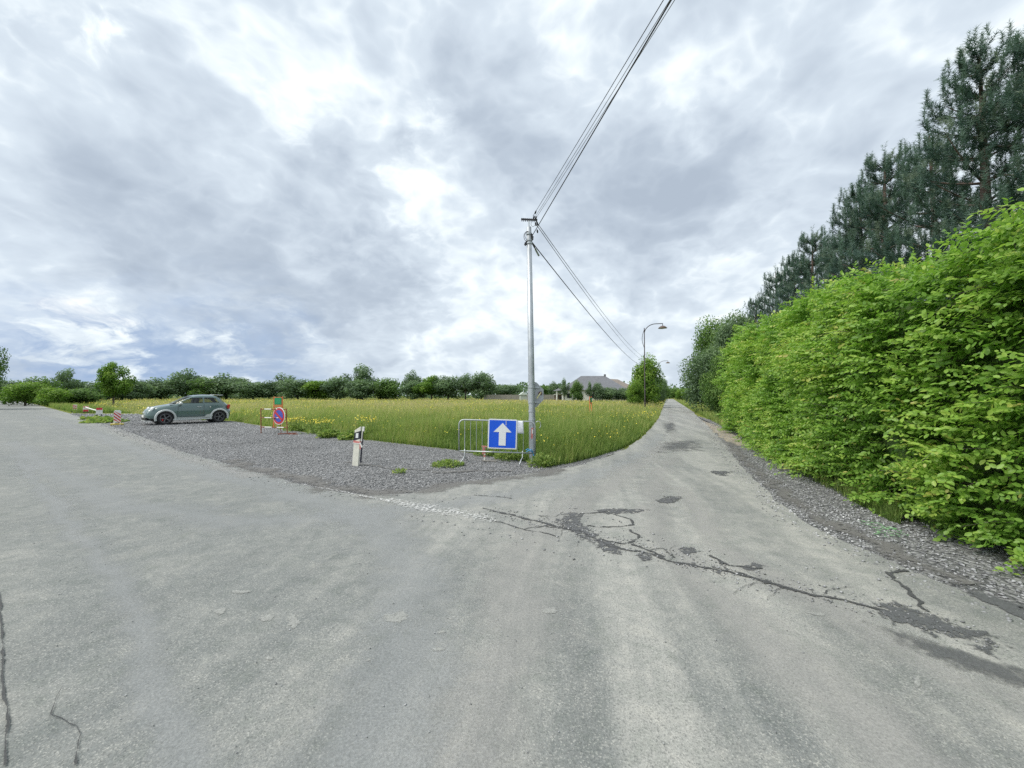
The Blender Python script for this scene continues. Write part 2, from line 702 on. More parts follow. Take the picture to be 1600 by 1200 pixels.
# ground: one sheet to the horizon
gv, gf = [], []
R = 2500.0
gr = tag(sheet('ground', [(-R, -R), (R, -R), (R, R), (-R, R)], -.03, M_ground), kind='structure')

right_edge = [lane(190, 2.35), lane(60, 2.35), lane(40, 2.32), g(1085, 646), g(1102, 662), g(1120, 681), g(1148, 715), g(1180, 751), g(1250, 811), g(1320, 847), g(1390, 876), g(1480, 914), g(1600, 962)]
asphalt_poly = [road(200, 4.0), road(100, 3.9), road(48, 3.8), g(190, 671), g(280, 704), g(400, 738), g(500, 764), g(570, 773), g(640, 771), g(720, 754), g(800, 744), g(860, 735), g(905, 727), g(950, 713),
                g(983, 698), g(1006, 681), g(1021, 664), g(1030, 652), lane(60, -.58), lane(190, -.58)] + right_edge + [(6.2, 1.2), (10, -1.8), (50, -33), (47.5, -36), (8, -6.2), road(-2, -.06), road(1.5, -.03), road(2.6, -.05), road(4, -.04), road(9, -.03), road(30, -.05), road(200, -.05)]
O_road = tag(sheet('road', rough_edge(asphalt_poly, .22, .05, 3), 0.0, M_asphalt), kind='structure')

lot_front = [g(190, 672), g(280, 705), g(400, 739), g(500, 765), g(570, 774), g(640, 772), g(720, 755), g(800, 745), g(860, 736), g(905, 728), g(950, 714)]
lot_poly = [road(52, 3.7)] + [tuple(Vector(q) - RN * .25) for q in lot_front] + [tuple(Vector(g(968, 700)) + Vector((.2, 0))), tuple(Vector(g(930, 709))), g(895, 719), g(850, 730), g(838, 724), g(760, 711), g(700, 701), g(600, 690), g(450, 672), g(365, 658), road(33, 7.6), road(46, 7.2)]
O_lot = tag(sheet('gravel_lot', rough_edge(lot_poly, .25, .08, 5), -.012, M_gravel), kind='structure')

verge_in = [g(1085, 648), g(1120, 683), g(1180, 753), g(1250, 813), g(1390, 878), g(1480, 916), g(1600, 964), (6.2, 1.1), (9, -1.2)]
verge_out = [(10.5, .2), (7.6, 2.4), (5.6, 3.2), (5.5, 4.9), (6.1, 7.3), (7.75, 11.7), g(1140, 668), g(1108, 655)]
verge_poly = [tuple(Vector(q) - Vector((.2, 0.05))) for q in verge_in] + verge_out
O_verge = tag(sheet('gravel_verge', rough_edge(verge_poly, .25, .08, 9), -.010, M_gravel), kind='structure')
O_dirt = tag(sheet('dirt_track', rough_edge([g(1092, 655), g(1105, 660), g(1128, 668), g(1150, 680), g(1168, 690), g(1160, 697), g(1138, 692), g(1112, 672)], .2, .12, 12), -.006, M_dirt), kind='structure')


def strip(name, pts, width, mat, z, parent, seed=0, wob=.02, step=.12, ragged=0.0):
    pts = [Vector(p) for p in pts]
    q = []
    for i in range(len(pts) - 1):
        n = max(1, int((pts[i + 1] - pts[i]).length / step))
        for k in range(n):
            q.append((pts[i].lerp(pts[i + 1], k / n), (i + k / n) / (len(pts) - 1)))
    q.append((pts[-1], 1.0))
    V, UV, acc = [], [], 0
    for i, (p, s) in enumerate(q):
        d = (q[min(i + 1, len(q) - 1)][0] - q[max(0, i - 1)][0]).normalized()
        n = Vector((-d.y, d.x))
        p = p + n * wob * (mnoise.noise(Vector((p.x * 3, p.y * 3, seed))) * 2 + mnoise.noise(Vector((p.x * 11, p.y * 11, seed))))
        w = width(s) if callable(width) else width
        w *= 1.0 + ragged * (1.3 * mnoise.noise(Vector((p.x * 5, p.y * 5, seed + 3))) + .8 * mnoise.noise(Vector((p.x * 15, p.y * 15, seed + 5))))
        V += [(p.x + n.x * w / 2, p.y + n.y * w / 2, z), (p.x, p.y, z), (p.x - n.x * w / 2, p.y - n.y * w / 2, z)]
        UV += [(acc, 1), (acc, 0), (acc, -1)]
        acc += .1
    Fc = []
    for i in range(len(q) - 1):
        a = i * 3
        Fc += [(a, a + 1, a + 4, a + 3), (a + 1, a + 2, a + 5, a + 4)]
    o = mesh_np(name, V, [Fc], mat, parent, uv=UV)
    return o


def patch(name, poly, mat, z, parent):
    c = Vector((0, 0))
    for p in poly:
        c += Vector(p)
    c /= len(poly)
    n = len(poly)
    V = [(c.x, c.y, z)] + [(p[0], p[1], z) for p in poly] + [(c.x + (p[0] - c.x) * 1.4, c.y + (p[1] - c.y) * 1.4, z) for p in poly]
    UV = [(0, 0)] + [(0, .7)] * n + [(0, 1.15)] * n
    tri = [(0, 1 + i, 1 + (i + 1) % n) for i in range(n)]
    quad = [(1 + i, 1 + n + i, 1 + n + (i + 1) % n, 1 + (i + 1) % n) for i in range(n)]
    return mesh_np(name, V, [tri, quad], mat, parent, uv=UV)


def gl(*xy):
    return [g(x, y) for x, y in xy]


M_crack = decal_mat('crack_fill', (.062, .064, .064), .42, .10, .9, 14)
M_tar = decal_mat('open_base_course', (.095, .098, .10), .60, .10, 1.1, 6, holes=.44, holescale=14)
M_wet = decal_mat('fresh_dark_patch', (.095, .099, .10), .62, .14, 1.0, 4)
M_stain = decal_mat('dark_scuff', (.11, .115, .115), .45, .4, 1.0, 5, strength=.75)
M_dust = decal_mat('pale_dust', (.40, .395, .375), .40, .45, .8, 1.2, strength=.40)
M_dustc = decal_mat('cool_worn_track', (.36, .375, .375), .42, .42, .8, 1.6, strength=.40)
M_paint = decal_mat('worn_white_paint', (.70, .70, .68), .58, .35, 1.0, 5, holes=.515, holescale=26, strength=.58)
M_chip = decal_mat('pale_bald_spot', (.36, .365, .34), .52, .16, 1.1, 7, strength=.7)
M_green = decal_mat('sprayed_green_paint', (.16, .50, .14), .70, .2, .8, 9, holes=.56, holescale=26, strength=.6)

# pale wheel tracks
for i, (pts, w, mt) in enumerate([
    (gl((20, 690), (80, 735), (200, 790), (380, 815), (560, 805), (720, 785), (860, 760), (960, 730), (1010, 705), (1032, 678)), 1.1, M_dustc),
    (gl((740, 1400), (760, 1180), (810, 1000), (800, 900), (840, 830), (930, 770), (1010, 720), (1045, 690)), 1.0, M_dust),
    (gl((1700, 1400), (1420, 1190), (1200, 1000), (1080, 900), (1030, 830), (1020, 770), (1050, 715)), .8, M_dust),
    (gl((590, 1400), (600, 1190), (640, 1000), (640, 880), (560, 800), (420, 762), (280, 725), (150, 680), (60, 650)), 1.3, M_dustc),
    (gl((30, 720), (90, 800), (180, 900), (230, 1000), (270, 1180), (330, 1400)), .35, M_dustc),
    (gl((1060, 760), (1120, 850), (1300, 960), (1500, 1060), (1750, 1160)), .7, M_dust),
    ([lane(12, .2), lane(30, .2), lane(80, .2)], .5, M_dust),
    ([lane(12, 1.7), lane(30, 1.6), lane(80, 1.6)], .5, M_dust),
    (gl((400, 745), (280, 712), (170, 668)), .7, M_dust),
]):
    strip('dust_track', pts, w, mt, .0015 + .0002 * i, O_road, i, .06, .3)

# cracks
cracks = [
    (gl((752, 795), (805, 806), (850, 817), (880, 825), (905, 832), (920, 838), (940, 848), (1000, 862), (1050, 877), (1100, 888), (1140, 897), (1190, 910), (1250, 925), (1310, 938), (1392, 955)), lambda s: .055 + .05 * math.sin(s * 9) ** 2),
    (gl((750, 808), (790, 818), (820, 828), (845, 833), (872, 840)), .03),
    (gl((820, 828), (850, 822), (870, 824)), .03),
    (gl((905, 803), (950, 800), (985, 812), (988, 820), (960, 824), (918, 823)), .05),
    (gl((935, 843), (975, 850), (1000, 843), (1000, 836), (985, 828)), .05),
    (gl((985, 852), (1010, 858), (1025, 862), (1040, 870)), .05),
    (gl((1012, 862), (1035, 858), (1050, 872)), .025),
    (gl((1110, 868), (1140, 882), (1190, 888)), .05),
    (gl((1150, 898), (1180, 905), (1230, 922), (1300, 943)), .03),
    (gl((1420, 893), (1393, 898), (1392, 905), (1412, 918), (1425, 935), (1442, 955)), .085),
    (gl((1120, 872), (1135, 890), (1165, 900)), .025),
    (gl((80, 1118), (122, 1134), (128, 1150), (118, 1180), (115, 1199)), .012),
    (gl((98, 1075), (85, 1100), (80, 1118)), .008),
    (gl((840, 806), (868, 808), (880, 800)), .02),
    (gl((740, 774), (775, 776), (800, 779)), .035),
    (gl((0, 925), (2, 1000), (6, 1075), (10, 1130), (6, 1199)), .018),
]
for i, (pts, w) in enumerate(cracks):
    strip('crack', pts, w, M_crack, .0072 + .0001 * i, O_road, 20 + i, .03 if i < 11 else .006, .03, .75)

rb = random.Random(5)
base_c = [Vector(q) for q in cracks[0][0]]
for k in range(12):
    i_ = rb.randrange(2, len(base_c) - 1)
    a_ = base_c[i_].lerp(base_c[i_ + 1] if i_ + 1 < len(base_c) else base_c[i_], rb.random())
    an = rb.uniform(0, 6.28)
    pts_ = [a_]
    for _ in range(rb.randrange(2, 5)):
        an += rb.uniform(-.8, .8)
        pts_.append(pts_[-1] + Vector((math.cos(an), math.sin(an))) * rb.uniform(.05, .16))
    strip('crack', pts_, lambda s: .013 * (1 - .6 * s), M_crack, .0090 + .00004 * k, O_road, 80 + k, .015, .03, .6)
for i, (poly, mt) in enumerate([
    (gl((868, 812), (880, 800), (902, 799), (912, 803), (906, 815), (920, 824), (936, 838), (934, 848), (908, 845), (892, 832), (872, 822)), M_tar),
    (gl((932, 798), (955, 795), (1010, 797), (985, 804), (950, 803)), M_tar),
    (gl((935, 846), (965, 850), (970, 866), (945, 862)), M_tar),
    (gl((992, 866), (1015, 862), (1020, 874), (1003, 876)), M_tar),
    (gl((1112, 884), (1140, 890), (1138, 906), (1120, 908)), M_tar),
    (gl((1155, 888), (1180, 880), (1195, 886), (1180, 896)), M_tar),
    (gl((1020, 781), (1040, 775), (1065, 777), (1058, 784), (1030, 787)), M_tar),
    (gl((1052, 858), (1075, 854), (1095, 862), (1075, 866)), M_tar),
    (gl((1380, 948), (1410, 945), (1440, 953), (1500, 972), (1565, 998), (1580, 1012), (1530, 1014), (1460, 994), (1398, 972)), M_wet),
    (gl((1365, 975), (1450, 1000), (1540, 1030), (1620, 1052), (1620, 1075), (1540, 1062), (1450, 1028), (1390, 1000)), M_stain),
    (gl((1470, 908), (1540, 922), (1620, 950), (1640, 985), (1560, 950), (1500, 925)), M_wet),
    (gl((1100, 738), (1120, 735), (1150, 738), (1130, 744)), M_tar),
    (gl((1035, 662), (1052, 660), (1058, 672), (1040, 676)), M_stain),
    (gl((1040, 690), (1090, 688), (1095, 705), (1030, 706)), M_stain),
]):
    patch('asphalt_patch', poly, mt, .0052 + .00012 * i, O_road)

for i, (x, y, w, h) in enumerate([(620, 968, 22, 11), (415, 966, 14, 5), (458, 972, 9, 11), (345, 957, 12, 5), (688, 988, 10, 4), (686, 1015, 9, 4), (372, 925, 26, 3), (1433, 1067, 6, 10), (860, 955, 14, 6), (1280, 960, 20, 4), (420, 1030, 8, 4), (575, 1032, 7, 4), (1230, 772, 10, 4)]):
    k = random.Random(i)
    poly = [g(x + w * math.cos(a) * k.uniform(.7, 1.25), y + h * math.sin(a) * k.uniform(.7, 1.25)) for a in [j * math.pi / 5 for j in range(10)]]
    patch('bald_spot', poly, M_chip, .0036 + .0001 * i, O_road)

strip('painted_line', gl((470, 757), (540, 770), (600, 782), (640, 789)), lambda s: .05 + .10 * s, M_paint, .0106, O_road, 51, .02)
strip('painted_line', gl((600, 781), (660, 792), (720, 803), (775, 815)), lambda s: .16 + .26 * math.sin(math.pi * min(1, s * 1.02)) ** .7, M_paint, .0110, O_road, 52, .02)
for a, b in (((188, 646), (215, 645)), ((192, 659), (216, 658))):
    strip('painted_line', gl(a, b), .12, M_paint, .004, O_lot, 53, .0)
M_mud = decal_mat('packed_fines', (.165, .16, .15), .42, .40, 1.1, 3, strength=.85, rough=.95, holes=.40, holescale=9)
strip('muddy_edge', [tuple(Vector(q) + RN * .28) for q in gl((330, 722), (400, 741), (500, 767), (570, 776), (640, 774), (720, 757), (800, 747), (870, 736))], .75, M_mud, .004, O_lot, 61, .1, .2, .4)
strip('muddy_edge', gl((540, 722), (590, 728), (680, 738), (800, 735)), .22, M_mud, .005, O_lot, 62, .08, .15, .6)
strip('muddy_edge', [tuple(Vector(q) + Vector((.30, .05))) for q in gl((1125, 690), (1180, 755), (1250, 815), (1390, 880), (1480, 918))], .45, M_mud, .005, O_verge, 63, .1, .2, .5)
patch('green_spray_mark', gl((1345, 818), (1365, 816), (1400, 827), (1420, 838), (1415, 846), (1375, 840), (1360, 828)), M_green, .022, O_verge)

# ------------------------------------------------------------------ loose stones
STONE = np.array([(1, 0, 0), (-.9, .1, 0), (.1, .8, .05), (-.05, -.85, 0), (.15, .1, .6), (-.1, 0, -.5)], dtype=np.float32)
STONE_F = [(0, 2, 4), (2, 1, 4), (1, 3, 4), (3, 0, 4), (2, 0, 5), (1, 2, 5), (3, 1, 5), (0, 3, 5)]


def stones(name, poly, n, smin, smax, parent, z0, seed, near=0.0, dense=None):
    rs = np.random.RandomState(seed)
    P = np.array(poly)
    lo, hi = P.min(0), P.max(0)
    pts = lo + rs.rand(n * 12, 2) * (hi - lo)
    pts = pts[in_poly(pts, poly)]
    dist = np.linalg.norm(pts, axis=1)
    keep = rs.rand(len(pts)) < np.minimum(1, (near / np.maximum(dist, .1)) ** 2) if near else np.ones(len(pts), bool)
    if dense is not None:
        keep &= rs.rand(len(pts)) < dense(pts)
    pts = pts[keep][:n]
    N = len(pts)
    dist = np.linalg.norm(pts, axis=1)
    s = (smin + (smax - smin) * rs.rand(N) ** 2.2) * np.maximum(1, dist / 14)
    sc = np.stack([s, s * (.6 + .4 * rs.rand(N)), s * (.5 + .4 * rs.rand(N))], 1)
    d = rs.randn(N, 3) * [1, 1, .35]
    up = np.stack([rs.randn(N) * .35, rs.randn(N) * .35, np.ones(N)], 1)
    pos = np.concatenate([pts, (z0 + s * .18)[:, None]], 1)
    tint = np.clip(rs.normal(.47, .18, N) + (vnoise(pts, 1.3, seed) - .5) * .35, 0, 1)
    V, Fc, T = scatter(STONE, STONE_F, pos, frames(d, up), sc, tint)
    return tag(mesh_np(name, V, [Fc], M_stone, parent, tint=T), kind='stuff')


stones('loose_gravel', lot_poly, 56000, .008, .028, O_lot, -.010, 1, near=13)
stones('loose_gravel', verge_poly, 22000, .006, .030, O_verge, -.008, 2, near=6.5)
# crumbs swept on to the tarmac
crumb = gl((560, 780), (760, 770), (900, 780), (1010, 830), (1200, 880), (1380, 880), (1420, 950), (1250, 950), (1050, 900), (860, 880), (700, 830))
stones('loose_chippings', crumb, 420, .004, .022, O_road, .004, 3, near=5)
crk = [Vector(q) for q in gl((760, 797), (880, 822), (1000, 858), (1140, 895), (1310, 936), (1400, 955), (1560, 1005))]
stones('loose_chippings', [tuple(q + Vector((.10, .16))) for q in crk] + [tuple(q - Vector((.10, .16))) for q in crk[::-1]], 900, .004, .017, O_road, .004, 31)
stones('loose_chippings', gl((0, 1195), (40, 760), (600, 800), (1500, 1000), (1590, 1195)), 420, .003, .010, O_road, .004, 4)
stones('loose_chippings', [tuple(Vector(q) + Vector((-.35, .0))) for q in verge_in[1:6]] + [tuple(Vector(q) + Vector((.1, .05))) for q in verge_in[5:0:-1]], 700, .006, .025, O_road, .003, 6)
stones('loose_chippings', [tuple(Vector(q) + RN * .05) for q in lot_front] + [tuple(Vector(q) - RN * .4) for q in lot_front[::-1]], 900, .008, .025, O_road, .003, 7)

# ------------------------------------------------------------------ vegetation: meadow
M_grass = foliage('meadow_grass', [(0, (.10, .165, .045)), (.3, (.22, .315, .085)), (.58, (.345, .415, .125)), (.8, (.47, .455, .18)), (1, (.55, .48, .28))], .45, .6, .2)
M_flower = tint_mat('yellow_petals', [(0, (.62, .50, .03)), (1, (.82, .72, .08))], .6)
BLADE = [(-.5, 0, 0), (.5, 0, 0), (-.38, .10, .45), (.38, .10, .45), (0, .38, 1.0)]
BLADE_F = [(0, 1, 3), (0, 3, 2), (2, 3, 4)]
field_edge = [tuple(Vector(q)) for q in (road(190, 9), road(46, 7.3), road(33, 7.7), g(365, 656.5), g(450, 671), g(600, 689), g(700, 700), g(760, 711), g(838, 723), g(850, 730), g(895, 723), g(930, 713.5), g(963, 704), g(989, 691), g(1008, 677), g(1023, 660), g(1029, 652))] + [lane(60, -.62), lane(190, -.62)]
field_poly = field_edge + [(60, 260), (-260, 260)]


def grass(name, poly, bands, parent=None, seed=0, hscale=1.0, tone=0.0, yellow=0.0, even=False):
    Vs, Fs, Ts, base = [], [], [], 0
    rs = np.random.RandomState(seed)
    P = np.array(poly)
    for (d0, d1, n, w, h) in bands:
        got = []
        tot = 0
        tries = 0
        while tot < n and tries < 60:
            tries += 1
            a = rs.uniform(-1.5, 1.0, n * 2)
            d = d0 + (d1 - d0) * rs.rand(n * 2)
            pts = np.stack([a * d, d], 1)
            if even:
                pts = P.min(0) + rs.rand(n * 2, 2) * (P.max(0) - P.min(0))
                pts = pts[rs.rand(len(pts)) < np.clip(8 / np.linalg.norm(pts, axis=1), 0, 1)]
            pts = pts[in_poly(pts, poly)]
            got.append(pts)
            tot += len(pts)
        pts = np.concatenate(got)[:n]
        N = len(pts)
        if not N:
            continue
        # short at the mown margins, waving elsewhere
        edge = np.full(N, 9.0)
        for i in range(len(field_edge) - 1):
            A, B = np.array(field_edge[i]), np.array(field_edge[i + 1])
            ab = B - A
            tt = np.clip(((pts - A) @ ab) / (ab @ ab), 0, 1)
            edge = np.minimum(edge, np.linalg.norm(pts - (A + tt[:, None] * ab), axis=1))
        grow = .30 + .70 * np.clip(edge / 1.1, 0, 1)
        tuft = vnoise(pts, 1.6, 3)
        hh = h * hscale * grow * (.45 + .75 * rs.rand(N)) * (.65 + .7 * tuft)
        ww = w * (.6 + .8 * rs.rand(N))
        ang = rs.rand(N) * 2 * math.pi
        cs, sn = np.cos(ang), np.sin(ang)
        Rm = np.zeros((N, 3, 3))
        Rm[:, 0, 0], Rm[:, 1, 0], Rm[:, 0, 1], Rm[:, 1, 1], Rm[:, 2, 2] = cs, sn, -sn, cs, 1
        lean = hh * (.3 + 1.0 * rs.rand(N))
        dist = np.linalg.norm(pts, axis=1)
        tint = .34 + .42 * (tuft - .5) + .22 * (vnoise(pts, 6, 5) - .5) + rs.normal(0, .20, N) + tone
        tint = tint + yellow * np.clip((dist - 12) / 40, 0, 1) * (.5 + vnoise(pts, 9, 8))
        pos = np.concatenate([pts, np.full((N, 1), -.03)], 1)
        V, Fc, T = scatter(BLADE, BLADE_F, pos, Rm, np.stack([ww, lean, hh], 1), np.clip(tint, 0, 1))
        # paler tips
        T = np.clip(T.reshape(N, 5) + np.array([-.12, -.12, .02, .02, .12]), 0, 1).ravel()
        Vs.append(V)
        Fs.append(Fc + base)
        Ts.append(T)
        base += len(V)
    return tag(mesh_np(name, np.concatenate(Vs), [np.concatenate(Fs)], M_grass, parent, tint=np.concatenate(Ts)), kind='stuff')


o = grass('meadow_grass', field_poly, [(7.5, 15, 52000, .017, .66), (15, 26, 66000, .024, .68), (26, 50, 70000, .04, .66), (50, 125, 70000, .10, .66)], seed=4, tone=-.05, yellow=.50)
tag(o, 'tall green meadow grass turning yellow towards the far trees', 'grass')
vg = [lane(9, 3.6), lane(14, 3.1), lane(20, 2.6), lane(40, 2.5), lane(120, 2.5), lane(120, 9), lane(24, 5.6), lane(6.5, 4.8)]
o = grass('verge_grass', vg, [(9, 20, 7000, .012, .30), (20, 50, 9000, .03, .34), (50, 110, 4000, .08, .4)], seed=6, tone=.08)
tag(o, 'strip of short grass between the lane and the hedge', 'grass')
vl = [road(54, 4.2), road(190, 4.6), road(190, 16), road(48, 9.0)]
o = grass('verge_grass', vl, [(25, 60, 16000, .035, .55), (60, 120, 9000, .09, .6)], seed=7, tone=-.02)
tag(o, 'rank grass bank along the far end of the left road', 'grass')
o = grass('verge_grass', [road(-12, -.12), road(45, -.12), road(45, -7), road(-12, -7)], [(0, 60, 34000, .014, .30)], seed=8, even=True)
tag(o, 'rough grass margin at the near edge of the left road', 'grass')

# buttercups: small faces on top of the meadow
rs = np.random.RandomState(21)
pts = []
for d0, d1, n in ((9, 20, 500), (20, 45, 3400), (45, 118, 9000)):
    d = d0 + (d1 - d0) * rs.rand(n * 3)
    q = np.stack([rs.uniform(-1.4, .8, n * 3) * d, d], 1)
    q = q[in_poly(q, field_poly)]
    q = q[rs.rand(len(q)) < np.clip(vnoise(q, 5, 31) * 1.5 - .25 + vnoise(q, 1.4, 32) * .3, .03, 1)]
    pts.append(q[:n])
pts = np.concatenate(pts)
dist = np.linalg.norm(pts, axis=1)
N = len(pts)
FL = [(0, 0, 0), (1, 0, .3), (.31, .95, .3), (-.81, .59, .3), (-.81, -.59, .3), (.31, -.95, .3)]
FL_F = [(0, 1, 2), (0, 2, 3), (0, 3, 4), (0, 4, 5), (0, 5, 1)]
s = .013 + .00055 * dist * rs.uniform(.6, 1.2, N)
pos = np.concatenate([pts, (.34 + .26 * rs.rand(N))[:, None]], 1)
up = np.stack([rs.randn(N) * .5, rs.randn(N) * .5 - .4, np.ones(N)], 1)
V, Fc, T = scatter(FL, FL_F, pos, frames(rs.randn(N, 3), up), s, rs.rand(N))
tag(mesh_np('buttercup_flowers', V, [Fc], M_flower, tint=T), 'yellow buttercups dotted all over the meadow', 'flowers', kind='stuff')


def flower_plant(name, loc, r, h, n, label, seed):
    """leafy clump with yellow heads"""
    rs = np.random.RandomState(seed)
    root = empty(name, (loc[0], loc[1], -.03), 0, label, 'plant', 'yellow flowering clumps at the edge of the meadow')
    a = rs.rand(n) * 2 * math.pi
    rad = r * np.sqrt(rs.rand(n))
    top = np.stack([rad * np.cos(a), rad * np.sin(a) * .6, h * (.75 + .3 * rs.rand(n))], 1)
    st = MB()
    for i in range(0, n, 4):
        st.tube([(top[i, 0] * .5, top[i, 1] * .5, 0), (top[i, 0] * .85, top[i, 1] * .85, h * .5), tuple(top[i])], .005, 3, False)
    st.obj('stem', simple('stem_green', (.10, .17, .03)), root)
    V, Fc, T = scatter(FL, FL_F, top, frames(rs.randn(n, 3), np.stack([rs.randn(n) * .5, rs.randn(n) * .5 - .5, np.ones(n)], 1)), np.full(n, .024), rs.rand(n))
    mesh_np('blossom', V, [Fc], M_flower, root, tint=T)
    m = n * 2
    lp = np.stack([r * rs.randn(m) * .5, r * rs.randn(m) * .3, h * .75 * rs.rand(m)], 1)
    V, Fc, T = scatter(DIA, DIA_F, lp, frames(rs.randn(m, 3), np.stack([rs.randn(m), rs.randn(m), np.ones(m) * 1.5], 1)), np.full(m, .11), .2 + .3 * rs.rand(m))
    mesh_np('foliage', V, [Fc], M_grass, root, tint=T)


for i, (x, y, r) in enumerate([(462, 673, .50), (500, 677, .65)]):
    q = g(x, y)
    flower_plant('flowering_plant', q, r, .60, 110, ['dense clump of yellow blossom right beside the round no-parking sign', 'wide clump of yellow blossom in the grass left of the white marker post'][i], 60 + i)
q = g(570, 684)
flower_plant('flowering_plant', q, .42, .85, 45, 'clump of yellow blossom rising right behind the white marker post', 66)


def weed(loc, r, h, n, leaf, label, seed, mat=None):
    rs = np.random.RandomState(seed)
    a = rs.rand(n) * 2 * math.pi
    rad = r * rs.rand(n) ** .7
    p = np.stack([rad * np.cos(a), rad * np.sin(a), h * rs.rand(n) * (1 - .6 * rad / r)], 1)
    d = p * [1, 1, .2] + rs.randn(n, 3) * r * .5 + [0, 0, .3 * r]
    V, Fc, T = scatter(LEAF, LEAF_F, p, frames(d, np.stack([rs.randn(n) * .5, rs.randn(n) * .5, np.ones(n)], 1)), leaf * (.6 + .8 * rs.rand(n)), np.clip(rs.normal(.35, .16, n), 0, 1))
    o = mesh_np('weed', V, [Fc], mat or M_grass, tint=T)
    o.location = (loc[0], loc[1], -.01)
    tag(o, label, 'weed', 'weeds growing in the gravel and along its edge')
    return o


weed(g(700, 727), .34, .12, 520, .06, 'low green weed spread on the gravel in front of the steel barrier', 70)
weed(g(625, 738), .12, .06, 70, .06, 'tiny green weed tuft on the gravel right of the marker post', 71)
weed(g(800, 716), .42, .26, 760, .07, 'broad leafy weed under the right end of the steel barrier', 72)
weed(g(762, 710), .36, .22, 560, .065, 'leafy weed under the middle of the steel barrier', 73)
weed(g(845, 727), .30, .30, 560, .06, 'green tuft at the foot of the steel pole', 74)
weed(g(515, 683), .40, .35, 360, .13, 'dark broad-leaved weed on the gravel edge between no-parking sign and marker post', 75)
weed(g(545, 686), .35, .30, 300, .13, 'dark broad-leaved weed on the gravel edge behind the marker post', 76)
weed(g(163, 660), .9, .20, 420, .2, 'flat green weed strip at the road edge beside the striped beacon', 77)
weed(g(148, 655), .6, .16, 220, .2, 'small weed by the road edge below the white board of the low barrier', 78)

# ------------------------------------------------------------------ vegetation: trees
M_bark = simple('tree_bark', (.10, .085, .07), .95, var=.35, scale=12, bump=.5)
M_pbark = simple('pine_bark', (.12, .085, .07), .95, var=.35, scale=12, bump=.5)
M_leaf_hazed = foliage('leaves_dark_hazed', [(0, (.055, .095, .055)), (.4, (.12, .19, .098)), (.75, (.185, .275, .135)), (1, (.25, .34, .17))], .40)  # dark leaves, with distance haze painted in as a pale bluish cast
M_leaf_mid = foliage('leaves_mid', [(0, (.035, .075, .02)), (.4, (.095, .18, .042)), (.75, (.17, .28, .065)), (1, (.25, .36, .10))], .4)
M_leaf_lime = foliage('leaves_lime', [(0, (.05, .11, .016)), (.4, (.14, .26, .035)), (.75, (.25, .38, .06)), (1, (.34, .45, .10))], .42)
M_needle = foliage('pine_needles', [(0, (.025, .055, .048)), (.5, (.07, .130, .105)), (.85, (.13, .20, .145)), (1, (.24, .27, .20))], .25)


def crown_mesh(name, seed, n, leaf, lobes=26, zlo=.12, flat=1.0, loose=.0, mat=None, parent=None):
    """unit-high crown, about 1 wide"""
    rs = np.random.RandomState(seed)
    c = []
    while len(c) < lobes:
        q = rs.uniform(-1, 1, 3)
        if np.linalg.norm(q) < 1:
            c.append(q)
    c = np.array(c)
    zc, zr = (1 + zlo) / 2, (1 - zlo) / 2
    ctr = np.stack([c[:, 0] * .36, c[:, 1] * .36, zc + c[:, 2] * zr * .82], 1)
    # pinch top and bottom
    k = 1 - .55 * np.clip((ctr[:, 2] - zc) / zr, 0, 1) ** 1.5
    ctr[:, :2] *= k[:, None]
    rad = rs.uniform(.11, .22, lobes) * (1 - .25 * loose)
    li = rs.choice(lobes, n, p=rad ** 2 / (rad ** 2).sum())
    d = unit(rs.randn(n, 3))
    rr = rad[li] * np.where(rs.rand(n) < .8, rs.uniform(.75, 1.08, n), rs.uniform(.2, .8, n))
    p = ctr[li] + d * rr[:, None] * [1, 1, .85 * flat]
    p[:, 2] = np.clip(p[:, 2], .02, None)
    nrm = d + rs.randn(n, 3) * .55 + [0, 0, .35]
    tang = np.cross(nrm, rs.randn(n, 3))
    tint = .42 + .28 * d[:, 2] + (rs.rand(lobes)[li] - .5) * .4 + rs.normal(0, .12, n)  # upward leaves of each lobe tinted lighter, painting light from above
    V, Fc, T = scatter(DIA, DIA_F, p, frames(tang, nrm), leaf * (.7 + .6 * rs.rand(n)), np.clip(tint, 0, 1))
    o = mesh_np(name, V, [Fc], mat, parent, tint=T)
    return o, ctr


def tree_proto(seed, n, leaf, mat, **kw):
    root = empty('tree', (0, 0, 0))
    root['category'] = 'tree'
    o, ctr = crown_mesh('crown', seed, n, leaf, mat=mat, parent=root, **kw)
    rs = np.random.RandomState(seed + 99)
    tb = MB()
    tb.tube([(0, 0, -.02), (.01, 0, .25), (-.005, .01, .55), (0, 0, .82)], [.026, .02, .014, .004], 7)
    for q in ctr[rs.permutation(len(ctr))[:11]]:
        z0 = max(.12, min(.65, q[2] - rs.uniform(.1, .25)))
        tb.tube([(0, 0, z0), tuple(q * .5 + np.array([0, 0, z0 * .5 + .02])), tuple(q)], [.010, .007, .002], 5)
    tb.obj('trunk', M_bark, root)
    return root


